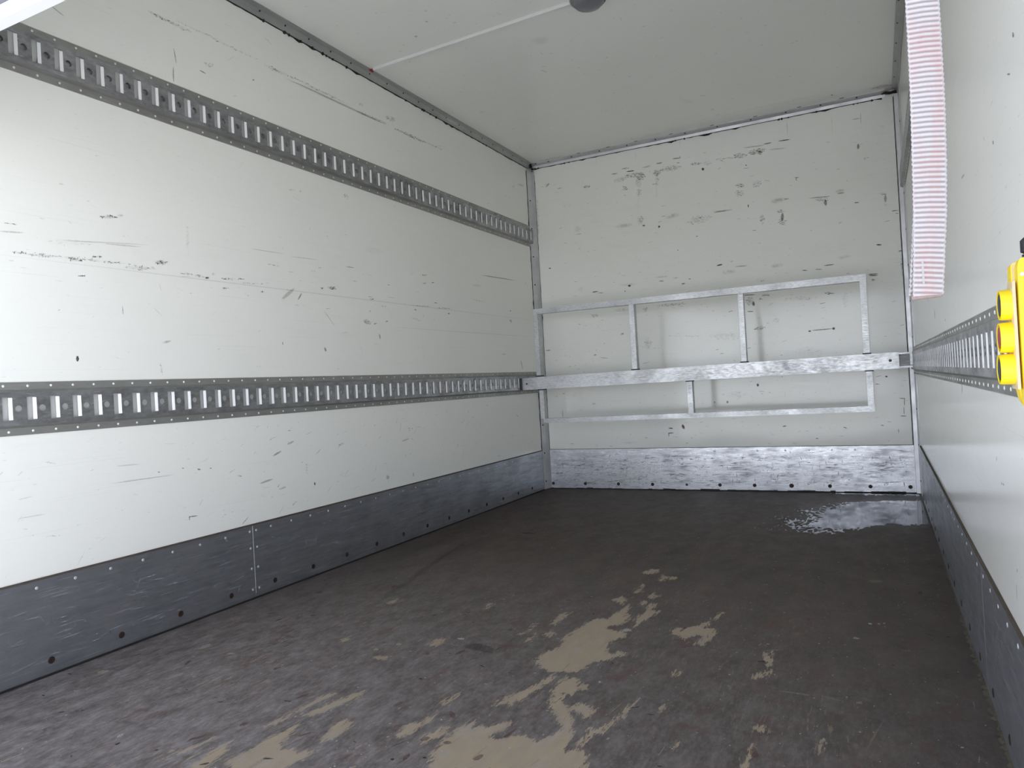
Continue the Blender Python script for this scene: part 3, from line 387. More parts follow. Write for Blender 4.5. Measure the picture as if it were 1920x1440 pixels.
# worn floor patches, outlines in metres on the floor
WORN = [
  [(1.308,1.832),(1.323,1.887),(1.342,1.959),(1.322,2.008),(1.324,2.057),(1.337,2.129),(1.351,2.205),(1.39,2.217),(1.399,2.296),(1.407,2.347),(1.413,2.38),(1.427,2.304),(1.452,2.254),(1.455,2.2),(1.423,2.155),(1.407,2.133),(1.436,2.117),(1.485,2.107),(1.494,2.078),(1.464,2.036),(1.475,1.979),(1.477,1.936),(1.505,1.931),(1.527,1.96),(1.537,1.935),(1.504,1.89),(1.466,1.85),(1.456,1.796),(1.441,1.771),(1.411,1.768),(1.375,1.768),(1.337,1.794)],
  [(1.335,2.421),(1.36,2.454),(1.386,2.414),(1.39,2.363),(1.369,2.388)],
  [(1.387,2.513),(1.379,2.642),(1.395,2.61),(1.402,2.529)],
  [(1.336,2.775),(1.35,2.848),(1.388,2.844),(1.389,2.788),(1.351,2.77)],
  [(1.426,2.692),(1.422,2.77),(1.442,2.748),(1.441,2.689)],
  [(1.458,2.714),(1.462,2.767),(1.477,2.739),(1.474,2.705)],
  [(1.488,2.167),(1.476,2.243),(1.478,2.318),(1.482,2.41),(1.493,2.413),(1.497,2.344),(1.527,2.333),(1.512,2.281),(1.503,2.233),(1.502,2.179)],
  [(1.445,2.473),(1.454,2.532),(1.474,2.504),(1.468,2.458)],
  [(1.444,2.389),(1.447,2.431),(1.462,2.41),(1.457,2.388)],
  [(1.61,2.162),(1.619,2.198),(1.639,2.196),(1.677,2.233),(1.696,2.273),(1.704,2.258),(1.695,2.222),(1.727,2.223),(1.735,2.169),(1.73,2.105),(1.719,2.065),(1.706,2.075),(1.712,2.146),(1.69,2.147),(1.658,2.105),(1.64,2.139),(1.622,2.133)],
  [(1.704,2.311),(1.717,2.389),(1.723,2.375),(1.711,2.304)],
  [(1.892,2.064),(1.904,2.081),(1.918,2.025),(1.917,1.98),(1.9,2.02)],
  [(1.886,1.885),(1.902,1.926),(1.92,1.956),(1.923,1.927),(1.906,1.892)],
  [(1.69,1.837),(1.697,1.876),(1.712,1.862),(1.702,1.847)],
  [(1.438,1.659),(1.438,1.716),(1.447,1.743),(1.473,1.74),(1.493,1.677),(1.492,1.644),(1.472,1.648),(1.479,1.608),(1.503,1.585),(1.536,1.538),(1.561,1.492),(1.574,1.445),(1.577,1.397),(1.586,1.384),(1.611,1.402),(1.636,1.388),(1.646,1.332),(1.506,1.28),(1.453,1.384),(1.472,1.416),(1.515,1.406),(1.534,1.439),(1.536,1.483),(1.519,1.513),(1.486,1.549),(1.465,1.582),(1.459,1.622)],
  [(1.488,1.721),(1.507,1.716),(1.521,1.687),(1.508,1.682)],
  [(1.518,1.581),(1.531,1.605),(1.558,1.605),(1.574,1.581),(1.573,1.542),(1.548,1.562),(1.529,1.565)],
  [(1.601,1.48),(1.621,1.505),(1.632,1.545),(1.643,1.615),(1.657,1.68),(1.649,1.597),(1.639,1.538),(1.632,1.487)],
  [(1.602,1.414),(1.597,1.479),(1.609,1.505),(1.61,1.466),(1.608,1.408)],
  [(1.714,1.625),(1.719,1.661),(1.724,1.658),(1.719,1.632)],
  [(1.925,1.623),(1.942,1.63),(1.955,1.617),(1.942,1.608)],
  [(1.93,1.439),(1.936,1.537),(1.939,1.542),(1.938,1.442)],
  [(1.79,1.472),(1.79,1.503),(1.793,1.496),(1.794,1.473)],
  [(1.233,2.115),(1.225,2.215),(1.245,2.25),(1.251,2.175),(1.248,2.111)],
  [(1.224,1.945),(1.224,2.026),(1.233,2.021),(1.23,1.963)],
  [(1.257,2.02),(1.268,2.057),(1.28,2.035),(1.275,2.001)],
  [(1.18,2.004),(1.188,2.105),(1.198,2.043)],
  [(1.361,1.546),(1.375,1.615),(1.386,1.675),(1.405,1.747),(1.408,1.694),(1.396,1.644),(1.384,1.596),(1.371,1.544)],
  [(2.055,1.55),(2.067,1.617),(2.071,1.618),(2.06,1.552)],
  [(1.332,1.267),(1.318,1.31),(1.317,1.386),(1.337,1.448),(1.343,1.404),(1.381,1.436),(1.411,1.465),(1.419,1.432),(1.401,1.39),(1.435,1.386),(1.468,1.423),(1.504,1.402),(1.546,1.295),(1.36,1.225)],
  [(1.272,1.317),(1.264,1.349),(1.291,1.404),(1.298,1.37),(1.287,1.315)],
  [(1.204,1.319),(1.197,1.37),(1.223,1.398),(1.223,1.466),(1.235,1.431),(1.231,1.364),(1.218,1.319)],
  [(1.147,1.247),(1.152,1.278),(1.158,1.276),(1.154,1.249)],
  [(1.06,1.231),(1.036,1.294),(1.038,1.341),(1.065,1.341),(1.074,1.298),(1.074,1.262)],
  [(0.918,1.328),(0.933,1.374),(0.948,1.422),(0.977,1.5),(0.979,1.433),(0.96,1.363),(0.942,1.327)],
  [(0.883,1.248),(0.879,1.275),(0.889,1.328),(0.889,1.424),(0.91,1.454),(0.904,1.375),(0.891,1.308),(0.888,1.259)],
  [(1.337,1.527),(1.351,1.584),(1.382,1.662),(1.403,1.752),(1.404,1.669),(1.385,1.575),(1.351,1.527)],
  [(1.218,1.49),(1.22,1.572),(1.226,1.565),(1.224,1.497)],
  [(0.658,1.782),(0.672,1.8),(0.685,1.788),(0.671,1.775)],
  [(0.851,1.697),(0.885,1.713),(0.898,1.691),(0.868,1.688)],
  [(0.563,2.147),(0.565,2.215),(0.576,2.195),(0.58,2.14)],
  [(0.946,2.193),(0.935,2.253),(0.947,2.257),(0.955,2.196)],
  [(0.952,1.827),(0.951,1.883),(0.979,1.9),(0.975,1.835)],
  [(0.759,1.083),(0.784,1.092),(0.791,1.124),(0.795,1.165),(0.805,1.147),(0.801,1.107),(0.787,1.081)],
  [(0.86,1.076),(0.851,1.121),(0.853,1.164),(0.885,1.125),(0.897,1.082),(0.9,1.052),(0.87,1.041)],
  [(0.923,1.099),(0.929,1.15),(0.93,1.201),(0.944,1.242),(0.94,1.287),(0.976,1.209),(0.992,1.181),(1.05,1.186),(1.069,1.21),(1.077,1.157),(1.053,1.11),(0.958,1.074)],
  [(1.064,1.25),(1.036,1.294),(1.03,1.338),(1.061,1.302)],
  [(0.254,1.573),(0.27,1.613),(0.274,1.587)],
  [(0.13,1.332),(0.143,1.35),(0.152,1.339)]]
FLOOR_MARKS = [(2.149,2.393,0.0067,0.0074,0.295,0.9,1), (2.172,2.400,0.0037,0.0050,0.295,0.8,1), (2.186,2.410,0.0037,0.0050,0.294,0.7,1), (2.115,2.255,0.0095,0.0089,0.026,0.7,1), (1.023,1.907,0.0154,0.0070,-0.037,0.9,1), (1.480,2.129,0.0194,0.0143,0.299,0.7,1), (1.534,1.740,0.0041,0.0066,0.328,0.8,1), (1.247,1.982,0.0024,0.0069,0.304,0.5,1), (0.134,1.340,0.0126,0.0126,0.726,0.8,0), (0.289,1.146,0.0061,0.0059,0.339,0.8,0), (0.260,1.602,0.0202,0.0111,1.347,0.6,1), (0.400,1.576,0.0110,0.0076,0.557,0.7,1), (0.577,1.090,0.0119,0.0062,1.877,0.8,1), (0.609,1.062,0.0053,0.0060,0.352,0.9,2), (0.726,1.074,0.0038,0.0042,0.354,0.9,2), (1.257,1.230,0.0040,0.0045,1.060,0.9,2), (1.319,1.260,0.0040,0.0033,0.356,0.9,2), (0.819,1.748,0.0084,0.0092,0.311,0.9,0), (0.877,1.696,0.0177,0.0129,0.316,0.9,0), (0.860,1.808,0.0095,0.0116,1.264,0.8,0), (0.666,1.790,0.0142,0.0128,0.305,0.9,0), (2.159,2.873,0.0228,0.0212,0.258,0.35,0), (2.346,2.757,0.0081,0.0095,0.271,0.5,0), (0.547,3.383,0.0310,0.0201,-0.029,0.6,2), (2.238,2.196,0.0093,0.0061,0.312,0.3,1), (2.132,1.822,0.0085,0.0086,-0.546,0.6,0), (2.163,1.668,0.0726,0.0025,1.359,0.35,0), (1.912,2.091,0.0371,0.0030,0.500,0.4,1), (1.992,1.828,0.0351,0.0046,-0.025,0.3,1), (2.074,1.825,0.0235,0.0044,-0.337,0.3,1), (0.448,2.505,0.4337,0.0193,1.780,0.14,2), (1.117,1.857,0.0678,0.0294,-0.162,0.3,2)]

# ============================================================ SETTING
def structure(name, *a, **k):
    o = bx(name, *a, **k); o['kind'] = 'structure'; return o

ground = structure('ground', -30, 32, -40, 30, -1.25, -1.05, mat_ground)
wall_left = structure('wall_left', -0.04, 0.0, Y0, D+0.04, -0.02, H+0.04, mat_wall_side)
wall_right = structure('wall_right', W, W+0.04, Y0, D+0.04, -0.02, H+0.04, mat_wall_side)
wall_back = structure('wall_back', 0.0, W, D, D+0.04, -0.02, H+0.04, mat_wall_back)
ceiling = structure('ceiling', 0.0, W, Y0, D, H, H+0.04, mat_ceil)

# floor: slab with a fine top grid that carries the wear map
def sdf_poly(px, py, poly):
    P = np.array(poly); d = np.full(px.shape, 1e9); ins = np.zeros(px.shape, bool); n = len(P)
    for i in range(n):
        a = P[i]; b = P[(i+1) % n]; e = b-a; wx = px-a[0]; wy = py-a[1]
        t = np.clip((wx*e[0]+wy*e[1])/(e@e+1e-12), 0, 1)
        d = np.minimum(d, (wx-e[0]*t)**2+(wy-e[1]*t)**2)
        c = ((a[1] <= py) & (b[1] > py)) | ((b[1] <= py) & (a[1] > py))
        with np.errstate(divide='ignore', invalid='ignore'):
            xi = a[0]+(py-a[1])/(b[1]-a[1] if b[1] != a[1] else 1e-9)*e[0]
        ins ^= c & (px < xi)
    d = np.sqrt(d); return np.where(ins, -d, d)

def make_floor():
    xs = np.linspace(0, W, 301)
    ys = np.concatenate([np.linspace(Y0, 2.9, 263), np.linspace(2.9, D, 80)[1:]])
    gx, gy = np.meshgrid(xs, ys); nx, ny = len(xs), len(ys)
    co = np.stack([gx.ravel(), gy.ravel(), np.zeros(gx.size)], 1)
    sd = np.full(gx.shape, 0.2)
    for poly in WORN:
        P = np.array(poly); x0, y0 = P.min(0)-0.08; x1, y1 = P.max(0)+0.08
        ix = slice(max(0, int(np.searchsorted(xs, x0))), int(np.searchsorted(xs, x1)))
        iy = slice(max(0, int(np.searchsorted(ys, y0))), int(np.searchsorted(ys, y1)))
        if ix.stop <= ix.start or iy.stop <= iy.start: continue
        sd[iy, ix] = np.minimum(sd[iy, ix], sdf_poly(gx[iy, ix], gy[iy, ix], poly))
    wear_and_light = np.clip((3.1-gy)/1.9, 0.0, 1)*np.clip(1.35-gx*0.42, 0.35, 1)  # near-left daylight lift for the floor colour; also gates the worn streaks
    damp = np.clip(1-np.hypot((gx-2.3)/0.6, (gy-4.3)/0.6), 0, 1)
    idx = np.arange(nx*ny).reshape(ny, nx)
    q_ = np.stack([idx[:-1, :-1], idx[:-1, 1:], idx[1:, 1:], idx[1:, :-1]], -1).reshape(-1, 4)
    # skirt + underside
    base = len(co)
    cor = [idx[0, 0], idx[0, -1], idx[-1, -1], idx[-1, 0]]
    co = np.vstack([co, [[0, Y0, -0.03], [W, Y0, -0.03], [W, D, -0.03], [0, D, -0.03]]])
    faces = q_.tolist()
    faces.append([base+3, base+2, base+1, base])
    faces.append([*idx[0, :].tolist()[::-1], base, base+1])
    me = bpy.data.meshes.new('floor'); me.from_pydata(co.tolist(), [], faces); me.update()
    pad = np.zeros(4)
    for nme, arr in (('wear', sd), ('wear_and_light', wear_and_light), ('damp', damp)):
        at = me.attributes.new(nme, 'FLOAT', 'POINT')
        at.data.foreach_set('value', np.concatenate([arr.ravel(), pad]).astype(np.float32))
    o = link('floor', me, mat_floor); o['kind'] = 'structure'
    return o
floor = make_floor()
structure('trim_7', 0.0, W, Y0-0.05, Y0, -0.10, 0.0, mat=mat_trim, bevel=0.004)['label'] = 'aluminium sill along the rear edge of the floor'

# ---- scuffs, scratches and smears on each panel, joined as one thin film per wall
TINT = {0: (0.20, 0.195, 0.165), 1: (0.045, 0.045, 0.045), 2: (0.06, 0.06, 0.055), 3: (0.20, 0.07, 0.05), 4: (0.20, 0.165, 0.09)}
MIDX = {0: 0, 1: 1, 2: 2, 3: 2, 4: 0}
def scuffs(wall, key, lift, rnd):
    rows = [list(r) for r in MARKS[key]] + rnd
    V, Fc, ed, stn, tn, mi = [], [], [], [], [], []
    R_ = random.Random(hash_key[key])
    big = []
    for row in rows:                      # a scuff is a cluster of small dark flecks over a faint smear
        a, b, ua, ub, va, vb, s, k = row
        if int(k) != 1: big.append(row); continue
        L_, W_ = math.hypot(ua, ub), math.hypot(va, vb)
        if L_ < 0.010: big.append([a, b, ua, ub, va, vb, s, 2]); continue
        big.append([a, b, ua, ub, va, vb, s*0.55, 0])
        nf = int(min(90, 5+L_*max(W_, 0.004)/0.0000165*s))
        for _ in range(nf):
            t = R_.uniform(0, 2*PI); rr = math.sqrt(R_.random())*1.05
            ca = a+ua*math.cos(t)*rr+va*math.sin(t)*rr; cb = b+ub*math.cos(t)*rr+vb*math.sin(t)*rr
            fl = R_.uniform(0.002, 0.0085); fw_ = R_.uniform(0.0006, 0.0014); an = R_.gauss(0.0, 0.25)
            if key == 'L' and R_.random() < 0.5: an = 1.4+R_.gauss(0, 0.2); fl *= 0.5
            big.append([ca, cb, fl*math.cos(an), fl*math.sin(an), -fw_*math.sin(an), fw_*math.cos(an), min(1.0, s*R_.uniform(0.6, 1.4)), 2])
    rows = big
    for (a, b, ua, ub, va, vb, s, k) in rows:
        n = 12 if math.hypot(ua, ub) > 0.012 else 6
        k = int(k); base = len(V); e = lift*(1+R_.random()*0.5)
        def put(p, q_, w):
            V.append({'L': (e, p, q_), 'R': (W-e, p, q_), 'B': (p, D-e, q_), 'C': (p, q_, H-e)}[key]); ed.append(w); stn.append(s); tn.append(TINT[k])
        put(a, b, 1.0)
        for rr, w in ((0.62, 0.72), (1.12, 0.0)):
            for i in range(n):
                t = 2*PI*i/n; j = rr*(0.86+0.28*R_.random())
                put(a+(ua*math.cos(t)+va*math.sin(t))*j, b+(ub*math.cos(t)+vb*math.sin(t))*j, w)
        for i in range(n):
            j = (i+1) % n
            Fc.append((base, base+1+i, base+1+j)); mi.append(MIDX[k])
            Fc.append((base+1+i, base+1+n+i, base+1+n+j, base+1+j)); mi.append(MIDX[k])
    me = bpy.data.meshes.new('scuff_marks'); me.from_pydata(V, [], Fc); me.update()
    for mm in mat_scuff: me.materials.append(mm)
    me.polygons.foreach_set('material_index', mi)
    for nme, arr in (('edge', ed), ('strength', stn)):
        at = me.attributes.new(nme, 'FLOAT', 'POINT'); at.data.foreach_set('value', arr)
    at = me.attributes.new('tint', 'FLOAT_COLOR', 'POINT')
    at.data.foreach_set('color', [c for t in tn for c in (*t, 1.0)])
    o = link('scuff_marks', me, None); o.parent = wall
    o.location = -Vector(wall.location); o['kind'] = 'stuff'
    o['label'] = 'dark scuffs, scratches and smears on the panel'
    return o
hash_key = {'L': 11, 'B': 12, 'R': 13, 'C': 14}
def rand_marks(n, a0, a1, b0, b1, lmax, ang, seed, smax=0.5, thin=0.0009):
    R_ = random.Random(seed); out = []
    for _ in range(n):
        a = R_.uniform(a0, a1); b = R_.uniform(b0, b1); l = lmax*(R_.random()**2*0.9+0.1)/2
        t = math.radians(R_.gauss(ang[0], ang[1])); w = thin*(0.6+R_.random())
        out.append([a, b, math.cos(t)*l, math.sin(t)*l, -math.sin(t)*w, math.cos(t)*w, smax*(0.3+0.7*R_.random()), R_.choice((1, 2, 2, 0))])
    return out
scuffs(wall_left, 'L', 0.0005, rand_marks(230, 1.9, 4.7, 0.31, 0.68, 0.05, (20, 28), 3, 0.45) + rand_marks(90, 1.1, 4.7, 0.88, 1.75, 0.06, (0, 30), 4, 0.35)
       + rand_marks(40, 1.0, 4.7, 1.95, 2.33, 0.06, (0, 25), 5, 0.3) + rand_marks(60, 1.0, 2.2, 0.31, 0.7, 0.06, (10, 25), 6, 0.25) + rand_marks(40, 1.2, 4.0, 1.15, 1.35, 0.08, (-1, 3), 16, 0.5))
scuffs(wall_back, 'B', 0.0006, rand_marks(420, 0.1, 2.36, 0.30, 1.25, 0.035, (0, 12), 7, 0.6, 0.0011) + rand_marks(300, 0.05, 2.36, 1.25, 2.25, 0.035, (0, 12), 8, 0.5, 0.0011)
       + rand_marks(30, 0.9, 2.1, 0.55, 1.2, 0.08, (88, 6), 9, 0.2))
scuffs(wall_right, 'R', 0.0005, rand_marks(60, 1.2, 4.6, 0.35, 2.3, 0.05, (80, 25), 10, 0.35))
scuffs(ceiling, 'C', 0.0006, rand_marks(70, 0.1, 2.3, 1.8, 4.8, 0.04, (0, 90), 15, 0.3))

# crisp nicks, lifted flecks and chips on the floor, one thin film
def floor_marks():
    R_ = random.Random(91); V, Fc, ed, stn, tn = [], [], [], [], []
    def mark(x, y, l, w, an, s_, tint, nseg=6):
        base = len(V); V.append((x, y, 0.0006)); ed.append(1.0); stn.append(s_); tn.append(tint)
        for rr, e in ((0.7, 0.8), (1.1, 0.0)):
            for i in range(nseg):
                t = 2*PI*i/nseg; j = rr*(0.65+0.6*R_.random())
                u, v = l*math.cos(t)*j, w*math.sin(t)*j
                V.append((min(W-0.01, max(0.01, x+u*math.cos(an)-v*math.sin(an))), y+u*math.sin(an)+v*math.cos(an), 0.0006)); ed.append(e); stn.append(s_); tn.append(tint)
        for i in range(nseg):
            k = (i+1) % nseg
            Fc.append((base, base+1+i, base+1+k)); Fc.append((base+1+i, base+1+nseg+i, base+1+nseg+k, base+1+k))
    tan = (0.36, 0.30, 0.22); pale = (0.45, 0.44, 0.43); dark = (0.025, 0.02, 0.02); rust = (0.15, 0.07, 0.06)
    for _ in range(950):
        y = 0.85+R_.random()**1.6*3.9; x = R_.uniform(0.03, W-0.03)
        if y < 2.4 and R_.random() < 0.5: x = R_.gauss(1.25, 0.35)
        x = min(W-0.03, max(0.03, x))
        near = max(0.0, min(1.0, (2.6-y)/1.5)); t = R_.random()
        if t < 0.34: mark(x, y, 0.004+0.05*near*R_.random()**2, 0.0010+0.004*near*R_.random()**2, 1.45+R_.gauss(0, 0.10), 0.8, tan)
        elif t < 0.62: mark(x, y, 0.0015+0.004*R_.random(), 0.0012+0.002*R_.random(), R_.uniform(0, 3.1), 0.8, pale)
        elif t < 0.78: mark(x, y, 0.01+0.06*R_.random()**2, 0.0006, R_.choice((R_.gauss(1.5, 0.2), R_.gauss(0.0, 0.3))), 0.45, pale, 4)
        elif t < 0.90: mark(x, y, 0.006+0.02*R_.random(), 0.003+0.006*R_.random(), 1.4+R_.gauss(0, 0.4), 0.5, rust)
        else: mark(x, y, 0.004+0.012*R_.random(), 0.002+0.002*R_.random(), R_.gauss(0.0, 0.4), 0.7, dark)
    for (x, y, l, w, an, s_, t) in FLOOR_MARKS:
        mark(x, y, l, w, an, s_, (tan, pale, dark)[int(t)], 10)
    me = bpy.data.meshes.new('wear_flecks'); me.from_pydata(V, [], Fc); me.update(); me.materials.append(mat_scuff[2])
    for nme, arr in (('edge', ed), ('strength', stn)):
        at = me.attributes.new(nme, 'FLOAT', 'POINT'); at.data.foreach_set('value', arr)
    at = me.attributes.new('tint', 'FLOAT_COLOR', 'POINT'); at.data.foreach_set('color', [c for t in tn for c in (*t, 1.0)])
    o = link('wear_flecks', me, None, floor); o['kind'] = 'stuff'; o['label'] = 'chips, nicks and lifted flecks in the floor coating'
floor_marks()

# ---- kick plates (baseboards)
def setting_empty(name, loc):
    o = empty(name, loc); o['kind'] = 'structure'; return o

def screws(parent, pts, n, r, h, mat, name='screw', recess=False, dome=0.0, label=None):
    """one shared mesh, an object per screw head"""
    bm = bmesh.new(); disc(bm, (0, 0, 0), n, r, h, 12, dome, recess)
    bmesh.ops.recalc_face_normals(bm, faces=bm.faces)
    me = bpy.data.meshes.new(name); bm.to_mesh(me); bm.free(); me.materials.append(mat)
    base = abs_loc(parent)
    for p in pts:
        o = link(name, me, None, parent); o.location = Vector(p)-base
        if label: o['label'] = label

T = 0.004
def plate_scratches(plate, x, side, ya, yb, seed, dens=230, dark_share=0.18, put=None, light=(0.55, 0.58, 0.66), wm=1.0):
    """pale hairline scratches worn into a kick plate, one thin film"""
    R_ = random.Random(seed); V, Fc, ed, stn, tn = [], [], [], [], []
    n_ = int((yb-ya)*dens)
    for i in range(n_):
        y = R_.uniform(ya+0.03, yb-0.03); band = R_.choice((0.06, 0.105, 0.15, 0.175, 0.21, R_.uniform(0.03, 0.27)))
        z = min(0.272, max(0.012, band+R_.gauss(0, 0.010)))
        l = 0.004+0.045*R_.random()**2.5; an = R_.gauss(0.02, 0.10)
        if R_.random() < 0.14: an = 1.5+R_.gauss(0, 0.25); l = 0.004+0.02*R_.random()
        l = min(l, (yb-0.002-y), (y-ya-0.002)); l = min(l, (0.28-z)*0.9/max(0.2, abs(math.sin(an)))) if abs(an) > 1 else l
        w = (0.0004+0.0006*R_.random())*wm; s_ = 0.25+0.6*R_.random(); dark = R_.random() < dark_share
        base = len(V)
        for (u, v, e) in ((0, 0, 1.0), (-1, 0, 0.0), (0, 1, 0.3), (1, 0, 0.0), (0, -1, 0.3)):
            p_ = (y+u*l*math.cos(an)-v*w*math.sin(an), z+u*l*math.sin(an)+v*w*math.cos(an))
            V.append(put(*p_) if put else (x+side*0.0003, *p_))
            ed.append(e); stn.append(s_); tn.append((0.05, 0.05, 0.06) if dark else light)
        for k in range(4): Fc.append((base, base+1+k, base+1+(k+1) % 4))
    me = bpy.data.meshes.new('scratches'); me.from_pydata(V, [], Fc); me.update(); me.materials.append(mat_scuff[2])
    for nme, arr in (('edge', ed), ('strength', stn)):
        at = me.attributes.new(nme, 'FLOAT', 'POINT'); at.data.foreach_set('value', arr)
    at = me.attributes.new('tint', 'FLOAT_COLOR', 'POINT'); at.data.foreach_set('color', [c for t in tn for c in (*t, 1.0)])
    o = link('scratches', me, None, plate); o.location = -abs_loc(plate); o['kind'] = 'stuff'; o['label'] = 'pale hairline scratches'
KL, KR, KB = 0.283, 0.303, 0.285
bl = setting_empty('baseboard_left', (0, 0.9, 0)); bl['label'] = 'dark scratched aluminium kick plates along the left wall'
JY = 2.061
for (a, b) in ((Y0+0.01, JY-0.0015), (JY+0.0015, 4.80)):
    p = bx('plate', 0.0005, T, a, b, 0.0, KL, mat_kick, bl, bevel=0.0008, seg=1)
    ys = [1.276+0.2215*i for i in range(-2, 17)]
    screws(p, [(T-0.0005, y, 0.043) for y in ys if a+0.02 < y < b-0.02], (1, 0, 0), 0.0105, 0.002, mat_screw, 'screw', recess=True, label='rusty countersunk floor screw')
    plate_scratches(p, T, 1, a, b, 51+int(b))
    rv = [1.246+0.1137*i for i in range(-3, 31)]
    rv = [y for y in rv if a+0.03 < y < b-0.03]
    end = b-0.014 if b < 3 else a+0.016
    pts = [(T-0.0005, y, 0.262) for y in rv]+[(T-0.0005, end, z) for z in (0.261, 0.196, 0.118, 0.036)]
    screws(p, pts, (1, 0, 0), 0.0048, 0.0014, mat_rivet, 'rivet', dome=0.0006, label='small aluminium rivet')
bx('sealant_bead', 0.0003, 0.0062, Y0+0.01, 4.80, KL, KL+0.0055, mat_gunk_brown, bl, bevel=0.001, seg=1)['label'] = 'dirty brown sealant line on top of the plates'
bx('sealant_bead', 0.0003, 0.009, Y0+0.01, 4.80, 0.0003, 0.006, mat_gunk, bl)['label'] = 'dirt filled joint at the floor'

bx('joint_edge', T-0.001, T+0.0006, JY-0.0016, JY+0.0006, 0.02, KL-0.003, mat_rivet, bl)['label'] = 'bright edge where two plates meet'
br_ = setting_empty('baseboard_right', (W, 0.9, 0)); br_['label'] = 'dark scratched aluminium kick plates along the right wall'
for (a, b) in ((Y0+0.01, 1.965), (1.968, 4.62)):
    p = bx('plate', W-T, W-0.0005, a, b, 0.0, KR-0.004*(b < 2), mat_kick, br_, bevel=0.0008, seg=1)
    plate_scratches(p, W-T, -1, a, b, 61+int(b))
    rv = [1.474+0.1137*i for i in range(-4, 28)]
    screws(p, [(W-T+0.0005, y, 0.279) for y in rv if a+0.03 < y < b-0.03], (-1, 0, 0), 0.0048, 0.0014, mat_rivet, 'rivet', dome=0.0006, label='small aluminium rivet')
    screws(p, [(W-T+0.0005, 1.2+0.2215*i, 0.043) for i in range(0, 16) if a+0.02 < 1.2+0.2215*i < b-0.02], (-1, 0, 0), 0.0105, 0.002, mat_screw, 'screw', recess=True, label='rusty countersunk floor screw')
bx('sealant_bead', W-0.0062, W-0.0003, Y0+0.01, 4.62, KR, KR+0.005, mat_gunk_brown, br_, bevel=0.001, seg=1)['label'] = 'dirty brown sealant line on top of the plates'
# crumbling yellowish sealant at the floor joint
bm = bmesh.new(); R_ = random.Random(5); y = 1.0
prev = None
while y < 4.6:
    w = 0.003+0.008*R_.random()**2*(1.4 if y < 2.6 else 0.5)
    row = [bm.verts.new((W-T-0.0001, y, 0.001)), bm.verts.new((W-T-w, y, 0.001)), bm.verts.new((W-T-w*0.5, y, 0.003+w*0.25)), bm.verts.new((W-T-0.0001, y, 0.004+w*0.4))]
    if prev:
        for i in range(4): bm.faces.new((prev[i], prev[(i+1) % 4], row[(i+1) % 4], row[i]))
    else: bm.faces.new(row[::-1])
    prev = row; y += 0.012
bm.faces.new(prev)
fin(bm, 'sealant_bead', plain('crumbling_sealant', (0.13, 0.115, 0.08), 0.9, 0, 0.95, 60, 0.4), br_, None)['label'] = 'crumbling yellowish sealant at the floor joint'

bb = setting_empty('baseboard_back', (0.03, D, 0)); bb['label'] = 'scratched aluminium kick plate across the back wall, doorway reflection in its colour'
p = bx('plate', 0.031, 2.374, D-T, D-0.0005, 0.004, KB, mat_kick_back, bb, bevel=0.0008, seg=1)
plate_scratches(p, 0, 1, 0.04, 2.365, 71, 420, 0.8, lambda a_, b_: (a_, D-T-0.0003, b_), (0.9, 0.9, 0.92), 2.4)
screws(p, [(x, D-T+0.0005, 0.038) for x in (0.045, 0.295, 0.543, 0.788, 1.242, 1.461, 1.908, 2.133, 2.345)], (0, -1, 0), 0.0115, 0.0022, mat_screw, 'screw', recess=True, label='rusty dark floor bolt')
screws(p, [(1.685+0.0, D-T+0.0005, 0.038)], (0, -1, 0), 0.0140, 0.0022, mat_screw, 'screw', recess=True, label='larger rusty bolt')
screws(p, [(1.023, D-T+0.0005, 0.038)], (0, -1, 0), 0.0085, 0.0022, mat_screw_dark, 'screw', recess=True, label='small worn bolt')
screws(p, [(x, D-T+0.0005, 0.262) for x in (0.35, 0.62, 0.95, 1.22, 1.49, 1.66, 1.80, 1.93, 2.06)], (0, -1, 0), 0.006, 0.0012, mat_rivet, 'rivet', dome=0.0004, label='flat aluminium rivet')
bx('sealant_bead', 0.031, 2.374, D-0.0062, D-0.0003, KB, KB+0.003, mat_gunk_brown, bb)['label'] = 'thin dark line on top of the plate'
bm = bmesh.new(); R_ = random.Random(9); x = 0.0
while x < W-0.01:
    w = 0.02+0.05*R_.random(); hh = 0.004+0.006*R_.random()
    box(bm, x, min(x+w, W-0.004), D-0.007-0.004*R_.random(), D-T, 0.0002, hh+0.001); x += w
o = fin(bm, 'sealant_bead', mat_gunk, bb, None); o['label'] = 'ragged black sealant between plate and floor'

# ---- corner angles
def trim(n, prof, axis, a, b, mat, label):
    bm = bmesh.new(); prism(bm, prof, axis, a, b)
    o = fin(bm, 'trim_%d' % n, mat, None, None); o['kind'] = 'structure'; o['label'] = label
    return o
t1 = trim(1, [(0.0005, H-0.0005), (0.0005, 2.349), (0.004, 2.349), (0.010, 2.362), (0.018, 2.3725), (0.036, 2.380), (0.036, H-0.0005)], 'Y', Y0+0.01, D-0.03, mat_trim_dark, 'grey aluminium cornice between left wall and ceiling')
screws(t1, [(0.0155, y, 2.3695) for y in np.arange(1.95, 4.80, 0.145)], (0.8, 0, -0.75), 0.0042, 0.0015, mat_screw_dark, 'screw')
t2 = trim(2, [(D-0.0005, H-0.0005), (D-0.0005, 2.350), (D-0.004, 2.350), (D-0.008, 2.368), (D-0.038, 2.380), (D-0.038, H-0.0005)], 'X', 0.03, 2.33, mat_trim, 'pale aluminium cornice between back wall and ceiling')
screws(t2, [(x, D-0.026, 2.3755) for x in (0.16, 0.34, 0.55, 0.75, 0.95, 1.15, 1.36, 1.57, 1.78, 1.98, 2.18)], (0, -0.35, -0.93), 0.0055, 0.002, mat_screw_dark, 'screw')
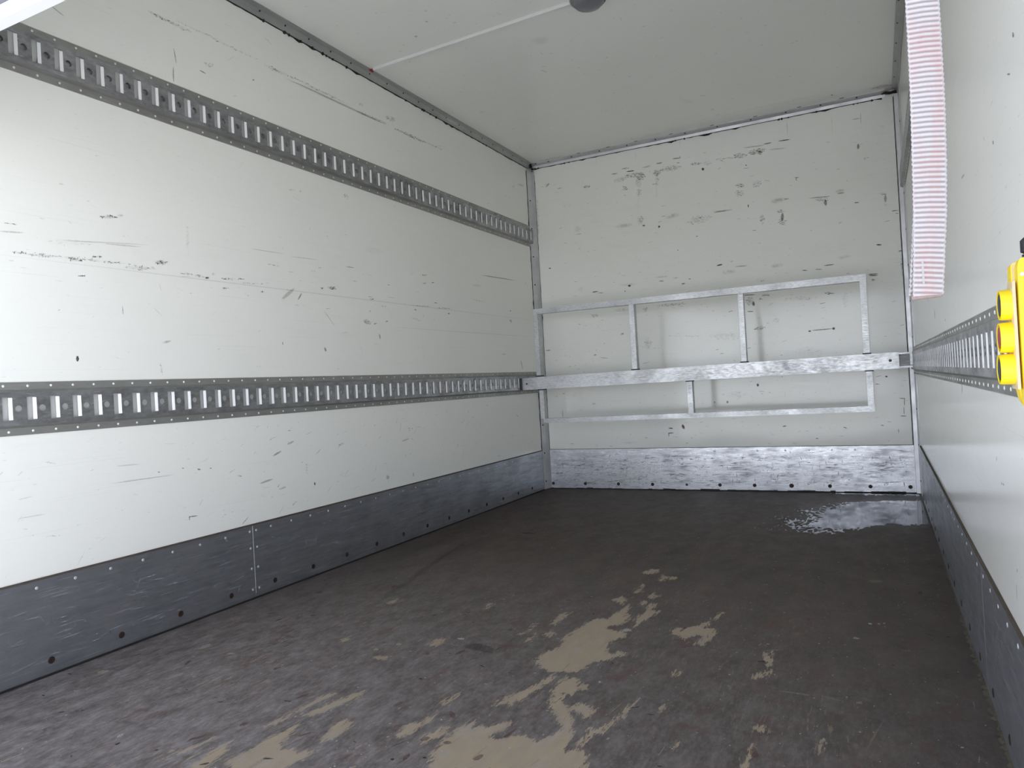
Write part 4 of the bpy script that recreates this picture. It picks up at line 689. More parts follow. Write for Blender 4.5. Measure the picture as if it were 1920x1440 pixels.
t3 = trim(3, [(W-0.0005, H-0.0005), (W-0.0005, 2.349), (W-0.004, 2.349), (W-0.012, 2.372), (W-0.034, 2.380), (W-0.034, H-0.0005)], 'Y', Y0+0.01, D-0.03, mat_trim_dark, 'grey aluminium cornice between right wall and ceiling')
screws(t3, [(W-0.024, y, 2.3755) for y in np.arange(2.0, 4.80, 0.24)], (-0.35, 0, -0.93), 0.0045, 0.0015, mat_screw_dark, 'screw')
t4 = trim(4, [(0.0005, D-0.0005), (0.0005, D-0.075), (0.004, D-0.075), (0.016, D-0.03), (0.030, D-0.004), (0.030, D-0.0005)], 'Z', 0.004, 2.345, mat_trim, 'aluminium corner angle between left wall and back wall')
screws(t4, [(0.0095, D-0.053, z) for z in np.arange(0.06, 2.3, 0.205)], (0.9, -0.3, 0), 0.0055, 0.003, mat_screw_dark, 'screw')
t5 = trim(5, [(W-0.0005, D-0.0005), (W-0.0005, D-0.24), (W-0.003, D-0.24), (W-0.004, D-0.030), (W-0.024, D-0.026), (W-0.026, D-0.004), (W-0.026, D-0.0005)], 'Z', 0.004, 2.345, mat_trim, 'aluminium corner angle between right wall and back wall')
screws(t5, [(W-0.0035, D-0.12, z) for z in np.arange(0.09, 2.3, 0.207)], (-1, 0, 0), 0.006, 0.003, mat_screw_dark, 'screw')
def bead(parent, axis, a, b, cx, cz, w, hgt, mat, seed, lab):
    """ragged strip of sealant along an edge: thickness wanders"""
    R_ = random.Random(seed); bm = bmesh.new(); t = a; prev = None
    while t <= b:
        g = hgt*(0.55+0.9*R_.random()**3+(1.6 if R_.random() < 0.05 else 0))
        if axis == 'Y': row = [(cx, t, cz), (cx+w, t, cz), (cx+w*0.8, t, cz-g), (cx, t, cz-g)]
        elif axis == 'X': row = [(t, cx, cz), (t, cx-w, cz), (t, cx-w*0.8, cz-g), (t, cx, cz-g)]
        elif axis == 'Z+': row = [(cx, cz, t), (cx+g, cz, t), (cx+g, cz-w, t), (cx, cz-w, t)]
        else: row = [(cz, cx, t), (cz, cx-g, t), (cz+w, cx-g, t), (cz+w, cx, t)]
        row = [bm.verts.new(p) for p in row]
        if prev:
            for i in range(4): bm.faces.new((prev[i], prev[(i+1) % 4], row[(i+1) % 4], row[i]))
        else: bm.faces.new(row[::-1])
        prev = row; t += 0.02+0.02*R_.random()
    bm.faces.new(prev)
    o = fin(bm, 'sealant_bead', mat, parent, None); o['label'] = lab
bead(t1, 'Y', Y0+0.02, D-0.03, 0.0004, 2.349, 0.004, 0.0045, mat_gunk, 21, 'ragged black sealant under the cornice')
bead(t2, 'X', 0.03, 2.33, D-0.0004, 2.350, 0.004, 0.0045, mat_gunk, 22, 'ragged black sealant under the cornice')
bead(t4, 'Z+', 0.01, 2.34, 0.030, D-0.0004, 0.0025, 0.0022, mat_gunk, 23, 'thin black sealant beside the angle')
bead(t4, 'Z-', 0.29, 2.34, D-0.075, 0.0004, 0.0025, 0.006, mat_gunk, 24, 'thin black sealant beside the angle')
bm = bmesh.new(); box(bm, W-0.030, W-0.0265, D-0.003, D-0.0004, 0.01, 2.345)
fin(bm, 'sealant_bead', mat_gunk, t5, None)['label'] = 'thin black joint beside the angle'
# blobs of black sealant in the two upper corners
def blobs(parent, pts, seed, lab):
    R_ = random.Random(seed); bm = bmesh.new()
    for (x, y, z, r) in pts:
        mtx = Matrix.Translation((x, y, z)) @ Matrix.Diagonal((r*(0.8+0.5*R_.random()), r*(0.8+0.5*R_.random()), r*(0.7+0.4*R_.random()), 1))
        bmesh.ops.create_icosphere(bm, subdivisions=2, radius=1.0, matrix=mtx)
    for v in bm.verts: v.co += Vector((R_.uniform(-1, 1), R_.uniform(-1, 1), R_.uniform(-1, 1)))*0.0012
    o = fin(bm, 'sealant_blob', mat_gunk, parent, None, smooth=True); o['label'] = lab
blobs(t2, [(0.018, D-0.03, 2.362, 0.014), (0.028, D-0.022, 2.345, 0.010), (0.045, D-0.012, 2.345, 0.008), (0.07, D-0.01, 2.347, 0.006), (0.02, D-0.045, 2.374, 0.010), (0.06, D-0.03, 2.379, 0.007), (0.014, D-0.015, 2.33, 0.009)], 31, 'lump of black sealant in the left upper corner')
def dirt(parent, cx, cy, cz, ax, n_, seed):
    R_ = random.Random(seed); bm = bmesh.new()
    for _ in range(n_):
        x = cx+R_.gauss(0, ax); y = cy+R_.gauss(0, 0.006); z = cz-abs(R_.gauss(0, 0.004)); r_ = 0.003+0.004*R_.random()
        bmesh.ops.create_icosphere(bm, subdivisions=1, radius=1.0, matrix=Matrix.Translation((min(x, W-0.012), min(y, D-0.006), z)) @ Matrix.Diagonal((r_*2.4, r_*1.2, r_*0.6, 1)))
    o = fin(bm, 'sealant_blob', mat_gunk, parent, None, smooth=True); o['label'] = 'smeared black sealant in the right upper corner'
dirt(t2, 2.352, D-0.02, 2.368, 0.018, 60, 41)
R_ = random.Random(77)
blobs(t1, [(0.004, R_.uniform(2.2, 4.7), 2.3455, 0.004+0.003*R_.random()) for _ in range(16)], 33, 'small crumbs of black sealant under the cornice')
blobs(t2, [(R_.uniform(0.1, 2.3), D-0.004, 2.3465, 0.004+0.003*R_.random()) for _ in range(14)], 34, 'small crumbs of black sealant under the cornice')
for x in (0.40, 0.62, 0.82, 1.06, 1.33, 1.60, 1.86, 2.10):
    o = bx('rust_spot', x-0.012, x+0.012, D-0.046, D-0.040, H-0.0016, H-0.0003, mat_screw, t2)

# ---- roller door, part lowered across the rear opening
door = setting_empty('door_1', (W/2, DOOR_Y, DOOR_Z)); door['label'] = 'grey roller door hanging part way down, white bottom rail'
prof = [(DOOR_Y-0.016, DOOR_Z), (DOOR_Y-0.019, DOOR_Z+0.003), (DOOR_Y-0.019, DOOR_Z+0.022), (DOOR_Y-0.014, DOOR_Z+0.0245), (DOOR_Y-0.014, DOOR_Z+0.031),
        (DOOR_Y+0.012, DOOR_Z+0.031), (DOOR_Y+0.012, DOOR_Z+0.004), (DOOR_Y+0.008, DOOR_Z)]
bm = bmesh.new(); prism(bm, prof, 'X', 0.012, W-0.012)
fin(bm, 'bottom_rail', mat_bar, door)['label'] = 'bright white bottom rail of the roller door'
z = DOOR_Z+0.032
while z < H-0.03:
    z1 = min(z+0.098, H-0.012); zm = (z+z1)/2
    pf = [(DOOR_Y-0.007, z), (DOOR_Y-0.011, z+0.012), (DOOR_Y-0.012, zm), (DOOR_Y-0.011, z1-0.012), (DOOR_Y-0.007, z1), (DOOR_Y+0.006, z1), (DOOR_Y+0.008, zm), (DOOR_Y+0.006, z)]
    bm = bmesh.new(); prism(bm, pf, 'X', 0.012, W-0.012); fin(bm, 'slat', mat_door, door)
    z = z1+0.002
bx('bounce_lining', 0.012, W-0.012, DOOR_Y+0.0085, DOOR_Y+0.0105, DOOR_Z+0.037, H-0.014, mat_bounce_lining, door)['label'] = 'unseen white lining added inside the door to bounce light'  # not seen; added to throw daylight back into the box
for s, x0 in ((1, 0.0), (-1, W)):
    bm = bmesh.new()
    xs_ = sorted((x0, x0+s*0.011)); box(bm, xs_[0], xs_[1], DOOR_Y-0.03, DOOR_Y+0.025, 0.0, H)
    fin(bm, 'guide_track', mat_trim, door)
# outer corner posts of the body
for i, (a, b) in enumerate(((-0.06, 0.0), (W, W+0.06))):
    structure('trim_%d' % (8+i), a, b, Y0-0.06, Y0, -0.15, H+0.08, mat=mat_trim, bevel=0.006)['label'] = 'upright rear corner post of the truck body'
structure('trim_10', 0.0, W, Y0-0.06, Y0, H, H+0.08, mat=mat_trim, bevel=0.006)['label'] = 'header across the top of the rear opening'

# ============================================================ THINGS
# ---- lashing rails with slots and round holes
PITCH = 0.0665
def cell_faces():
    """2D triangulation of one pitch cell (u along rail from 0..PITCH, v across) with a slot and a round hole.
    slot far edge sits at u = PITCH*0.70; the round hole follows it."""
    vh = 0.050
    su0, su1, sv = 0.0215, 0.0485, 0.0335        # slot
    cu, cv, cr = 0.0, 0.0, 0.0
    return vh, su0, su1, sv

def web_mesh(name, n, depth=0.0022):
    """sheet in local coords: u along +Y, v along Z, face at x=0, thickness into -x. Slot in the middle of each cell, half holes avoided
    by putting the round hole between slots."""
    bm = bmesh.new()
    hw = 0.0475; sv = 0.0335
    s0, s1 = 0.006, 0.033; hc, hr = 0.0498, 0.0100; seg = 14
    def tri(face_loops, x, flip):
        pass
    # build one cell outline pieces by hand: rows of quads around the slot + fan ring around the hole
    def cell(u0):
        P = {}
        def v(u, w, x=0.0):
            k = (round(u, 6), round(w, 6), x)
            if k not in P: P[k] = bm.verts.new((x, u0+u, w))
            return P[k]
        U = [0, s0, s1, PITCH]
        for x in (0.0, -depth):
            # strips left of the slot, above and below it
            def quad(a, b, c, d): bm.faces.new((v(a[0], a[1], x), v(b[0], b[1], x), v(c[0], c[1], x), v(d[0], d[1], x)))
            quad((0, -hw), (s0, -hw), (s0, -sv), (0, -sv)); quad((0, -sv), (s0, -sv), (s0, sv), (0, sv)); quad((0, sv), (s0, sv), (s0, hw), (0, hw))
            quad((s0, -hw), (s1, -hw), (s1, -sv), (s0, -sv)); quad((s0, sv), (s1, sv), (s1, hw), (s0, hw))
            quad((s1, -hw), (PITCH, -hw), (PITCH, -sv), (s1, -sv)); quad((s1, sv), (PITCH, sv), (PITCH, hw), (s1, hw))
            # square part with the round hole
            q0 = (s1+PITCH)/2; hs = (PITCH-s1)/2
            quad((s1, -sv), (PITCH, -sv), (PITCH, -hs), (s1, -hs)); quad((s1, hs), (PITCH, hs), (PITCH, sv), (s1, sv))
            corners = [(PITCH, hs), (s1, hs), (s1, -hs), (PITCH, -hs)]
            K = 4
            ring = [(q0+hr*math.cos(PI/4+2*PI*i/(4*K)), hr*math.sin(PI/4+2*PI*i/(4*K))) for i in range(4*K)]
            for ci in range(4):
                a = corners[ci]; b = corners[(ci+1) % 4]
                arc = [ring[(ci*K+j) % (4*K)] for j in range(K+1)]
                bm.faces.new([v(a[0], a[1], x)]+[v(p[0], p[1], x) for p in arc]+[v(b[0], b[1], x)])
        # walls of slot and hole
        sl = [(s0, -sv), (s1, -sv), (s1, sv), (s0, sv)]
        for i in range(4):
            a, b = sl[i], sl[(i+1) % 4]
            bm.faces.new((v(*a, 0.0), v(*b, 0.0), v(*b, -depth), v(*a, -depth)))
        q0 = (s1+PITCH)/2; K = 4
        ring = [(q0+hr*math.cos(PI/4+2*PI*i/(4*K)), hr*math.sin(PI/4+2*PI*i/(4*K))) for i in range(4*K)]
        for i in range(4*K):
            a, b = ring[i], ring[(i+1) % (4*K)]
            bm.faces.new((v(*a, 0.0), v(*b, 0.0), v(*b, -depth), v(*a, -depth)))
    for i in range(n): cell(i*PITCH)
    bmesh.ops.remove_doubles(bm, verts=bm.verts, dist=1e-5)
    return bm, s0, s1, hw, sv

def lashing_rail(side, zc, first, n, ytop, label, dirty=0.0):
    """side +1: mounted on the left wall facing +X; -1: right wall facing -X. `first` = Y of the far edge of slot 0"""
    xw = 0.0 if side > 0 else W
    dep = 0.018
    root = empty('lashing_rail', (xw, Y0+0.02, zc)); tag(root, label, 'rail', 'slotted lashing rails along the side walls')
    bm, s0, s1, hw, sv = web_mesh('web', n)
    ystart = first-s1
    for v in bm.verts:
        x, y, z = v.co; v.co = (xw+side*(dep+x), ystart+y, zc+z)
    yend = ystart+n*PITCH
    web = fin(bm, 'slotted_web', mat_rail, root)
    # sloping shoulders + flanges, one per edge
    for s in (1, -1):
        bm = bmesh.new(); t = 0.0022
        prof = [(dep, zc+s*hw), (0.0035, zc+s*0.0545), (0.0035, zc+s*0.0765), (0.0005, zc+s*0.0765), (0.0005, zc+s*0.0535), (dep-t, zc+s*(hw-0.0005))]
        prism(bm, [(xw+side*a, b) for a, b in prof], 'Y', ystart, yend)
        o = fin(bm, 'flange', mat_flange, root)
        o['label'] = 'upper flange' if s > 0 else 'lower flange'
    bx('slot_shade_strip', *sorted((xw+side*0.0004, xw+side*0.0016)), ystart, yend, zc-0.045, zc+0.045, mat_slot_shade, root)['label'] = 'strip added behind the slots, toned for cavity shade'
    # folded lips on the far side of every slot: one shared mesh
    bm = bmesh.new()
    # a narrow tongue turned in along the far edge, almost flat, leaning to the doorway
    tongue = [(dep-0.0004, 0.0003), (dep-0.0020, -0.0045), (dep-0.0042, -0.0088), (dep-0.0056, -0.0082), (dep-0.0034, -0.0040), (dep-0.0022, 0.0003)]
    prism(bm, [(side*a_, b_) for a_, b_ in tongue], 'Z', -sv+0.002, sv-0.002)
    bmesh.ops.recalc_face_normals(bm, faces=bm.faces)
    me = bpy.data.meshes.new('slot_lip'); bm.to_mesh(me); bm.free(); me.materials.append(mat_lip)
    for i in range(n):
        o = link('slot_lip', me, None, root); o.location = Vector((xw, ystart+i*PITCH+s1, zc))-abs_loc(root)
    if zc > 1.5:          # grey discs stand for the shade inside the upper round holes
        bm = bmesh.new()
        for i in range(n):
            disc(bm, (xw+side*0.0095, ystart+i*PITCH+(s1+PITCH)/2, zc), (side, 0, 0), 0.0135, 0.0015, 14, 0.001)
        o = fin(bm, 'hole_shade_discs', mat_rail, root); o['kind'] = 'stuff'; o['label'] = 'grey discs toned as shade inside the round holes'
    # rivets along both flanges, tiny: joined
    bm = bmesh.new()
    for i in range(n):
        for s in (1, -1):
            disc(bm, (xw+side*0.0032, ystart+i*PITCH+(0.0185 if s > 0 else 0.027), zc+s*0.0655), (side, 0, 0), 0.0037, 0.0014, 8, 0.0006)
    o = fin(bm, 'rivets', mat_rivet_white, root); o['kind'] = 'stuff'; o['label'] = 'rows of tiny white rivets along both flanges'
    return root, yend
lashing_rail(1, 0.7835, 1.2000-PITCH*5, 60, 0, 'lower slotted metal lashing rail along the left wall')
lashing_rail(1, 1.8460, 1.2025-PITCH*5, 60, 0, 'upper slotted metal lashing rail high on the left wall')
lashing_rail(-1, 0.7835, 1.2000-PITCH*5, 60, 0, 'lower slotted metal lashing rail on the right wall behind the yellow control')
lashing_rail(-1, 1.8460, 1.2025-PITCH*5, 60, 0, 'upper slotted metal lashing rail on the right wall behind the strap')


# ---- load guard frame standing off the back wall, hung in the two lower rails
FY = 4.50
guard = empty('load_guard_frame', (1.2, FY+0.025, 0.507)); tag(guard, 'worn aluminium guard frame on a cross beam before the back wall', 'frame')
def bar(name, x0, x1, y0, y1, z0, z1, lab=None, bev=0.0025, mat=None):
    o = bx(name, x0, x1, y0, y1, z0, z1, mat or mat_frame, guard, bevel=bev)
    if lab: o['label'] = lab
    return o
def slanted(name, x0, x1, y0, y1, z00, z01, z10, z11, lab=None, bev=0.002, notches=()):
    bm = bmesh.new(); box(bm, x0, x1, y0, y1, 0, 1)
    for v in bm.verts:
        t = (v.co.x-x0)/(x1-x0); top = v.co.z > 0.5
        v.co.z = (z01*(1-t)+z11*t) if top else (z00*(1-t)+z10*t)
    o = fin(bm, name, mat_frame, guard, bevel=bev)
    if lab: o['label'] = lab
    return o
slanted('top_tube', 0.130, 2.176, FY, FY+0.05, 1.247, 1.281, 1.240, 1.279, 'top tube of the frame')
slanted('bottom_tube', 0.166, 2.184, FY, FY+0.05, 0.504, 0.533, 0.511, 0.543, 'bottom tube of the frame')
for x0, x1, z0, z1 in ((0.133, 0.163, 0.829, 1.247), (0.808, 0.840, 0.829, 1.244), (1.484, 1.514, 0.834, 1.242), (2.143, 2.175, 0.838, 1.240)):
    bar('upright', x0, x1, FY+0.0015, FY+0.05, z0, z1)
for x0, x1, z0, z1 in ((0.146, 0.176, 0.533, 0.726), (1.150, 1.182, 0.538, 0.733), (2.150, 2.182, 0.542, 0.737)):
    bar('upright', x0, x1, FY+0.0015, FY+0.05, z0, z1)
beam = slanted('cross_beam', 0.018, 2.315, FY-0.012, FY+0.045, 0.734, 0.817, 0.743, 0.833, 'wide cross beam')
screws(beam, [(0.060, FY-0.0120, 0.776)], (0, -1, 0), 0.006, 0.002, mat_screw_dark, 'screw', recess=True)
screws(beam, [(2.272, FY-0.0120, 0.789)], (0, -1, 0), 0.008, 0.002, mat_screw_dark, 'screw', recess=True)
# dark seams where uprights meet the beam
for x, zt in ((0.148, 0.822), (0.824, 0.825), (1.499, 0.829), (2.159, 0.8325)):
    bx('weld_seam', x-0.022, x+0.022, FY-0.006, FY+0.04, zt, zt+0.006, mat_gunk, guard)
for x, zt in ((0.161, 0.7345), (1.166, 0.7385), (2.166, 0.742)):
    bx('weld_seam', x-0.022, x+0.022, FY-0.006, FY+0.04, zt-0.006, zt, mat_gunk, guard)
# telescopic end: open channel, the shade inside it painted as dark metal
bm = bmesh.new()
chan = [(FY, 0.747), (FY, 0.755), (FY+0.030, 0.757), (FY+0.030, 0.783), (FY+0.024, 0.783), (FY+0.024, 0.797), (FY+0.030, 0.797), (FY+0.030, 0.818), (FY, 0.820), (FY, 0.828), (FY+0.036, 0.828), (FY+0.036, 0.747)]
prism(bm, chan, 'X', 2.30, 2.379)
fin(bm, 'beam_insert', alu('channel_shade_metal', (0.13, 0.13, 0.13), (0.08, 0.08, 0.08), (10, 30, 30), (0.3, 0.45), 0.85, 0.5, 0.1), guard)['label'] = 'open channel sliding out of the beam end, recess shade painted dark'
for z0, z1 in ((0.7455, 0.7555), (0.8195, 0.8295)):
    bx('channel_lip', 2.3155, 2.379, FY-0.003, FY-0.0002, z0, z1, mat_frame, guard)['label'] = 'bright edge of the channel'
bx('hook_plate', 2.368, 2.3805, FY-0.004, FY+0.020, 0.760, 0.822, mat_frame, guard, bevel=0.002)['label'] = 'hook plate in the right rail'
bx('hook_plate', 0.0185, 0.0265, FY-0.030, FY-0.013, 0.735, 0.816, mat_black, guard, bevel=0.001)['label'] = 'black hook plate in the left rail'

# ---- ceiling lamp and its cable trunking
lamp = empty('ceiling_lamp', (1.205, 2.905, H)); tag(lamp, 'round grey dome lamp on the ceiling at the top edge', 'lamp')
def lathe(name, prof, mat, parent, c, seg=40):
    bm = bmesh.new(); rings = []
    for r, z in prof:
        rings.append([bm.verts.new((c[0]+r*math.cos(2*PI*i/seg), c[1]+r*math.sin(2*PI*i/seg), c[2]+z)) for i in range(seg)] if r > 1e-6 else [bm.verts.new((c[0], c[1], c[2]+z))])
    for a, b in zip(rings, rings[1:]):
        for i in range(seg):
            j = (i+1) % seg
            if len(b) == 1: bm.faces.new((a[i], a[j], b[0]))
            elif len(a) == 1: bm.faces.new((a[0], b[j], b[i]))
            else: bm.faces.new((a[i], a[j], b[j], b[i]))
    return fin(bm, name, mat, parent, smooth=True)
lc = (1.205, 2.905, H)
lathe('base_ring', [(0, -0.0005), (0.078, -0.0005), (0.079, -0.014), (0.074, -0.022), (0.062, -0.024), (0, -0.024)], mat_lamp, lamp, lc)
lathe('lens', [(0.064, -0.0235), (0.062, -0.034), (0.052, -0.044), (0.034, -0.051), (0.016, -0.054), (0, -0.0545)], mat_lens, lamp, lc)
for k in range(3):
    a = 2*PI*k/3+0.5
    bm = bmesh.new(); disc(bm, (lc[0]+0.0695*math.cos(a), lc[1]+0.0695*math.sin(a), H-0.0228), (0, 0, -1), 0.0035, 0.0015, 8)
    fin(bm, 'screw', mat_screw_dark, lamp)
tr_ = empty('cable_trunking', (0.56, 2.94, H)); tag(tr_, 'narrow white cable trunking running across the ceiling to the lamp', 'cable trunking')
def strip(name, y0a, y0b, x0, x1, w, h, mat, lab=None):
    bm = bmesh.new(); prof = [(-w/2, 0.0005), (w/2, 0.0005), (w/2, h*0.6), (w/2-0.003, h), (-w/2+0.003, h), (-w/2, h*0.6)]
    A = [bm.verts.new((x0, y0a+p, H-q_)) for p, q_ in prof]; B = [bm.verts.new((x1, y0b+p, H-q_)) for p, q_ in prof]
    for i in range(6): bm.faces.new((A[i], A[(i+1) % 6], B[(i+1) % 6], B[i]))
    bm.faces.new(A); bm.faces.new(B[::-1])
    o = fin(bm, name, mat, tr_)
    if lab: o['label'] = lab
strip('channel', 2.957, 2.912, 0.052, 1.128, 0.026, 0.013, mat_white_pl)
bm = bmesh.new(); prism(bm, [(0.030, 2.940), (0.052, 2.949), (0.052, 2.965), (0.036, 2.957), (0.034, 2.975), (0.026, 2.972)], 'Z', H-0.009, H-0.0042)
fin(bm, 'end_tape', mat_red, tr_)['label'] = 'scrap of red tape on the trunking end'

# ---- pull strap hanging from the roller door
SY = 0.895; K = SY/0.84
def sx_(x): return 2.20817+(x-2.20817)*K
edges = [(DOOR_Z+0.005, 2.250, 2.281), (1.134, 2.2521, 2.2814), (1.078, 2.2519, 2.2812), (1.0266, 2.2512, 2.2811), (0.97, 2.2497, 2.2797), (0.917, 2.2482, 2.2772), (0.877, 2.2462, 2.2739), (0.8355, 2.2436, 2.2703)]
E_ = [((0.7687+(z-0.7687)*K) if i else z, sx_(a), sx_(b)) for i, (z, a, b) in enumerate(edges)]
strap = empty('pull_strap', (2.263, SY, E_[-1][0])); tag(strap, 'ribbed white webbing strap with faded red stains hanging at the upper right', 'strap')
def lerp_edge(z):
    for (z0, a0, b0), (z1, a1, b1) in zip(E_, E_[1:]):
        if z1 <= z <= z0:
            t = (z0-z)/(z0-z1); return a0+(a1-a0)*t, b0+(b1-b0)*t
    return E_[-1][1:] if z < E_[-1][0] else E_[0][1:]
def webbing(name, z_top, z_bot, dx, dy, shrink, seed, twist=0.0):
    rib = 0.0053; nz = int((z_top-z_bot)/rib*6); nx = 14; th = 0.0022
    V, Fc, gr = [], [], []
    R_ = random.Random(seed)
    jit = [R_.uniform(-1, 1) for _ in range(nz+2)]
    for side in (1, -1):
        for j in range(nz+1):
            z = z_top+(z_bot-z_top)*j/nz
            a, b = lerp_edge(z); tp = (j/nz if dx else 1.0); a += dx*tp; b += (dx-shrink)*tp
            ph = (z/rib) % 1.0
            for i in range(nx+1):
                u = i/nx; x = a+(b-a)*u
                slope = (u-0.5)*0.004
                p = ((z+slope)/rib) % 1.0
                g = 0.5-0.5*math.cos(2*PI*p)               # 1 on the rib, 0 in the groove
                selv = 1.0 if (u < 0.07 or u > 0.93) else 0.0
                hgt = (0.0010*g)*(1-selv)+0.0009*selv*(0.7+0.3*g)
                bow = -0.0008*math.sin(PI*u)+0.002*math.sin((z_top-z)*9.0)
                x_ = x+(jit[j]*0.00025+0.0004*math.sin(2*PI*p) if selv else 0)
                V.append((x_, SY+dy+bow-side*(th/2+hgt)+twist*(u-0.5), z-abs(slope)*0.2))
                gr.append((1-g)**1.6*(1-selv))
    n1 = (nz+1)*(nx+1)
    def id_(s, j, i): return s*n1+j*(nx+1)+i
    for s in (0, 1):
        for j in range(nz):
            for i in range(nx):
                f = (id_(s, j, i), id_(s, j+1, i), id_(s, j+1, i+1), id_(s, j, i+1)); Fc.append(f if s == 0 else f[::-1])
    for j in range(nz):
        Fc.append((id_(0, j, 0), id_(1, j, 0), id_(1, j+1, 0), id_(0, j+1, 0)))
        Fc.append((id_(0, j, nx), id_(0, j+1, nx), id_(1, j+1, nx), id_(1, j, nx)))
    for i in range(nx):
        Fc.append((id_(0, 0, i), id_(0, 0, i+1), id_(1, 0, i+1), id_(1, 0, i)))
        Fc.append((id_(0, nz, i), id_(1, nz, i), id_(1, nz, i+1), id_(0, nz, i+1)))
    me = bpy.data.meshes.new(name); me.from_pydata(V, [], Fc); me.update()
    at = me.attributes.new('groove', 'FLOAT', 'POINT'); at.data.foreach_set('value', gr)
    me.polygons.foreach_set('use_smooth', [True]*len(me.polygons))
    o = link(name, me, mat_web, strap); o.location = -Vector(strap.location)
    return o
webbing('webbing', E_[0][0], E_[-1][0], 0.0, 0.0, 0.0, 1)['label'] = 'front length of ribbed webbing'
w2 = webbing('folded_tail', 0.935, E_[-1][0]+0.002, -0.0035, 0.0055, 0.003, 2, 0.004); w2['label'] = 'tail folded up behind the hem'
bm = bmesh.new(); zb = E_[-1][0]; a, b = E_[-1][1:]
tube(bm, [(a-0.001, SY+0.0025, zb-0.0002), (b-0.001, SY+0.0025, zb+0.0008)], 0.0036, 12)
o = fin(bm, 'hem', plain('soiled_webbing_hem', (0.33, 0.26, 0.24), 0.9, 0, 0.45, 250, 0.4, Specular_IOR_Level=0.2), strap, smooth=True); o['label'] = 'folded and soiled bottom hem'
bm = bmesh.new(); xm = a+(b-a)*0.38
for k in range(5):
    z = zb+0.012+k*0.0053
    box(bm, xm-0.0011, xm+0.0011, SY-0.0032, SY-0.0018, z, z+0.0042)
o = fin(bm, 'stitching', plain('white_thread', (0.36, 0.35, 0.35), 0.9, 0, 0.1, 200, 0.1, Specular_IOR_Level=0.1), strap, bevel=0.0004, seg=1); o['label'] = 'short row of white stitches'
bx('fixing_plate', E_[0][1]+0.002, E_[0][2]-0.002, DOOR_Y+0.0125, SY+0.004, DOOR_Z+0.004, DOOR_Z+0.030, mat_trim, strap, bevel=0.002)['label'] = 'metal plate fixing the strap to the door rail'

# ---- yellow three-button control hanging by its cable
PX, PY0, PY1, PZ0, PZ1 = 2.3495, 0.957, 1.003, 0.706, 0.8765
pen = empty('control_pendant', (2.37, 0.98, PZ0)); tag(pen, 'yellow three-button hand control hanging at the right edge', 'remote control')
# housing: extruded side profile (x,z), narrower at the base and sloping towards the bottom
def rounded(pts, r, seg=4):
    out = []; n = len(pts)
    for i in range(n):
        p0, p1, p2 = Vector(pts[i-1]), Vector(pts[i]), Vector(pts[(i+1) % n])
        a = (p0-p1).normalized(); b = (p2-p1).normalized()
        rr = min(r, (p0-p1).length*0.45, (p2-p1).length*0.45)
        for k in range(seg+1):
            t = k/seg; q0 = p1+a*rr*(1-t); q1 = p1+b*rr*t
            out.append(tuple(q0*(1-t)+q1*t))
    return out
XR = 2.3805
back_prof = rounded([(2.3405+0.009, 0.868), (2.3405+0.009, 0.728), (2.3515, 0.706), (XR, 0.706), (XR, 0.8765), (2.352, 0.8765)], 0.006)
bm = bmesh.new(); prism(bm, back_prof, 'Y', 0.957, 0.9785)
fin(bm, 'housing', mat_yellow, pen, smooth=True, bevel=0.0015)['label'] = 'yellow rear shell'
fr_prof = rounded([(2.3465, 0.8745), (2.3465, 0.744), (2.3505, 0.718), (2.360, 0.708), (XR-0.002, 0.708), (XR-0.002, 0.8745)], 0.006)
bm = bmesh.new(); prism(bm, fr_prof, 'Y', 0.9797, 1.003)
fin(bm, 'housing', mat_yellow, pen, smooth=True, bevel=0.0015)['label'] = 'yellow front shell'
bm = bmesh.new(); prism(bm, [(x+(0.0012 if x < 2.36 else -0.001), z) for x, z in fr_prof], 'Y', 0.9783, 0.9799)
fin(bm, 'gasket', mat_gasket, pen)['label'] = 'pale gasket between the shells'
bx('gasket', 2.3445, 2.3475, 0.962, 0.999, 0.733, 0.852, mat_gasket, pen, bevel=0.001)['label'] = 'pale base strip under the buttons'
for zc, x1, mt, lab in ((0.8275, 2.3335, mat_btn_black, 'dark grey top button'), (0.7910, 2.3318, mat_btn_red, 'faded red middle button'), (0.7555, 2.3302, mat_btn_black, 'dark grey bottom button')):
    bm = bmesh.new(); seg = 28; R1, R0 = 0.0172, 0.0150; x0 = 2.3465; yc = 0.980
    prof = [(R1*1.02, x0), (R1*1.0, (x0+x1)/2), (R1*0.985, x1+0.0015), (R1*0.95, x1), (R0, x1+0.0004), (R0*0.97, x0)]
    rings = [[bm.verts.new((x, yc+r*math.cos(2*PI*i/seg), zc+r*math.sin(2*PI*i/seg))) for i in range(seg)] for r, x in prof]
    for a, b in zip(rings, rings[1:]):
        for i in range(seg): bm.faces.new((a[i], a[(i+1) % seg], b[(i+1) % seg], b[i]))
    bm.faces.new(rings[-1])
    col = fin(bm, 'button_collar', mat_yellow, pen, smooth=True)
    bm = bmesh.new(); disc(bm, (x1+0.006, yc, zc), (-1, 0, 0), R0*0.97, 0.0056, 24, 0.0010)
    fin(bm, 'button', mt, col, smooth=True)['label'] = lab
for z, y in ((0.8585, 0.957), (0.717, 0.957)):
    bm = bmesh.new(); disc(bm, (2.3535, y+0.0002, z), (0, -1, 0), 0.0022, 0.001, 10, 0, True); fin(bm, 'screw', mat_rivet, pen)
bm = bmesh.new(); tube(bm, [(2.366, 0.978, 0.874), (2.366, 0.978, 0.8815)], 0.0085, 16); tube(bm, [(2.366, 0.978, 0.8812), (2.366, 0.978, 0.8835)], 0.006, 16)
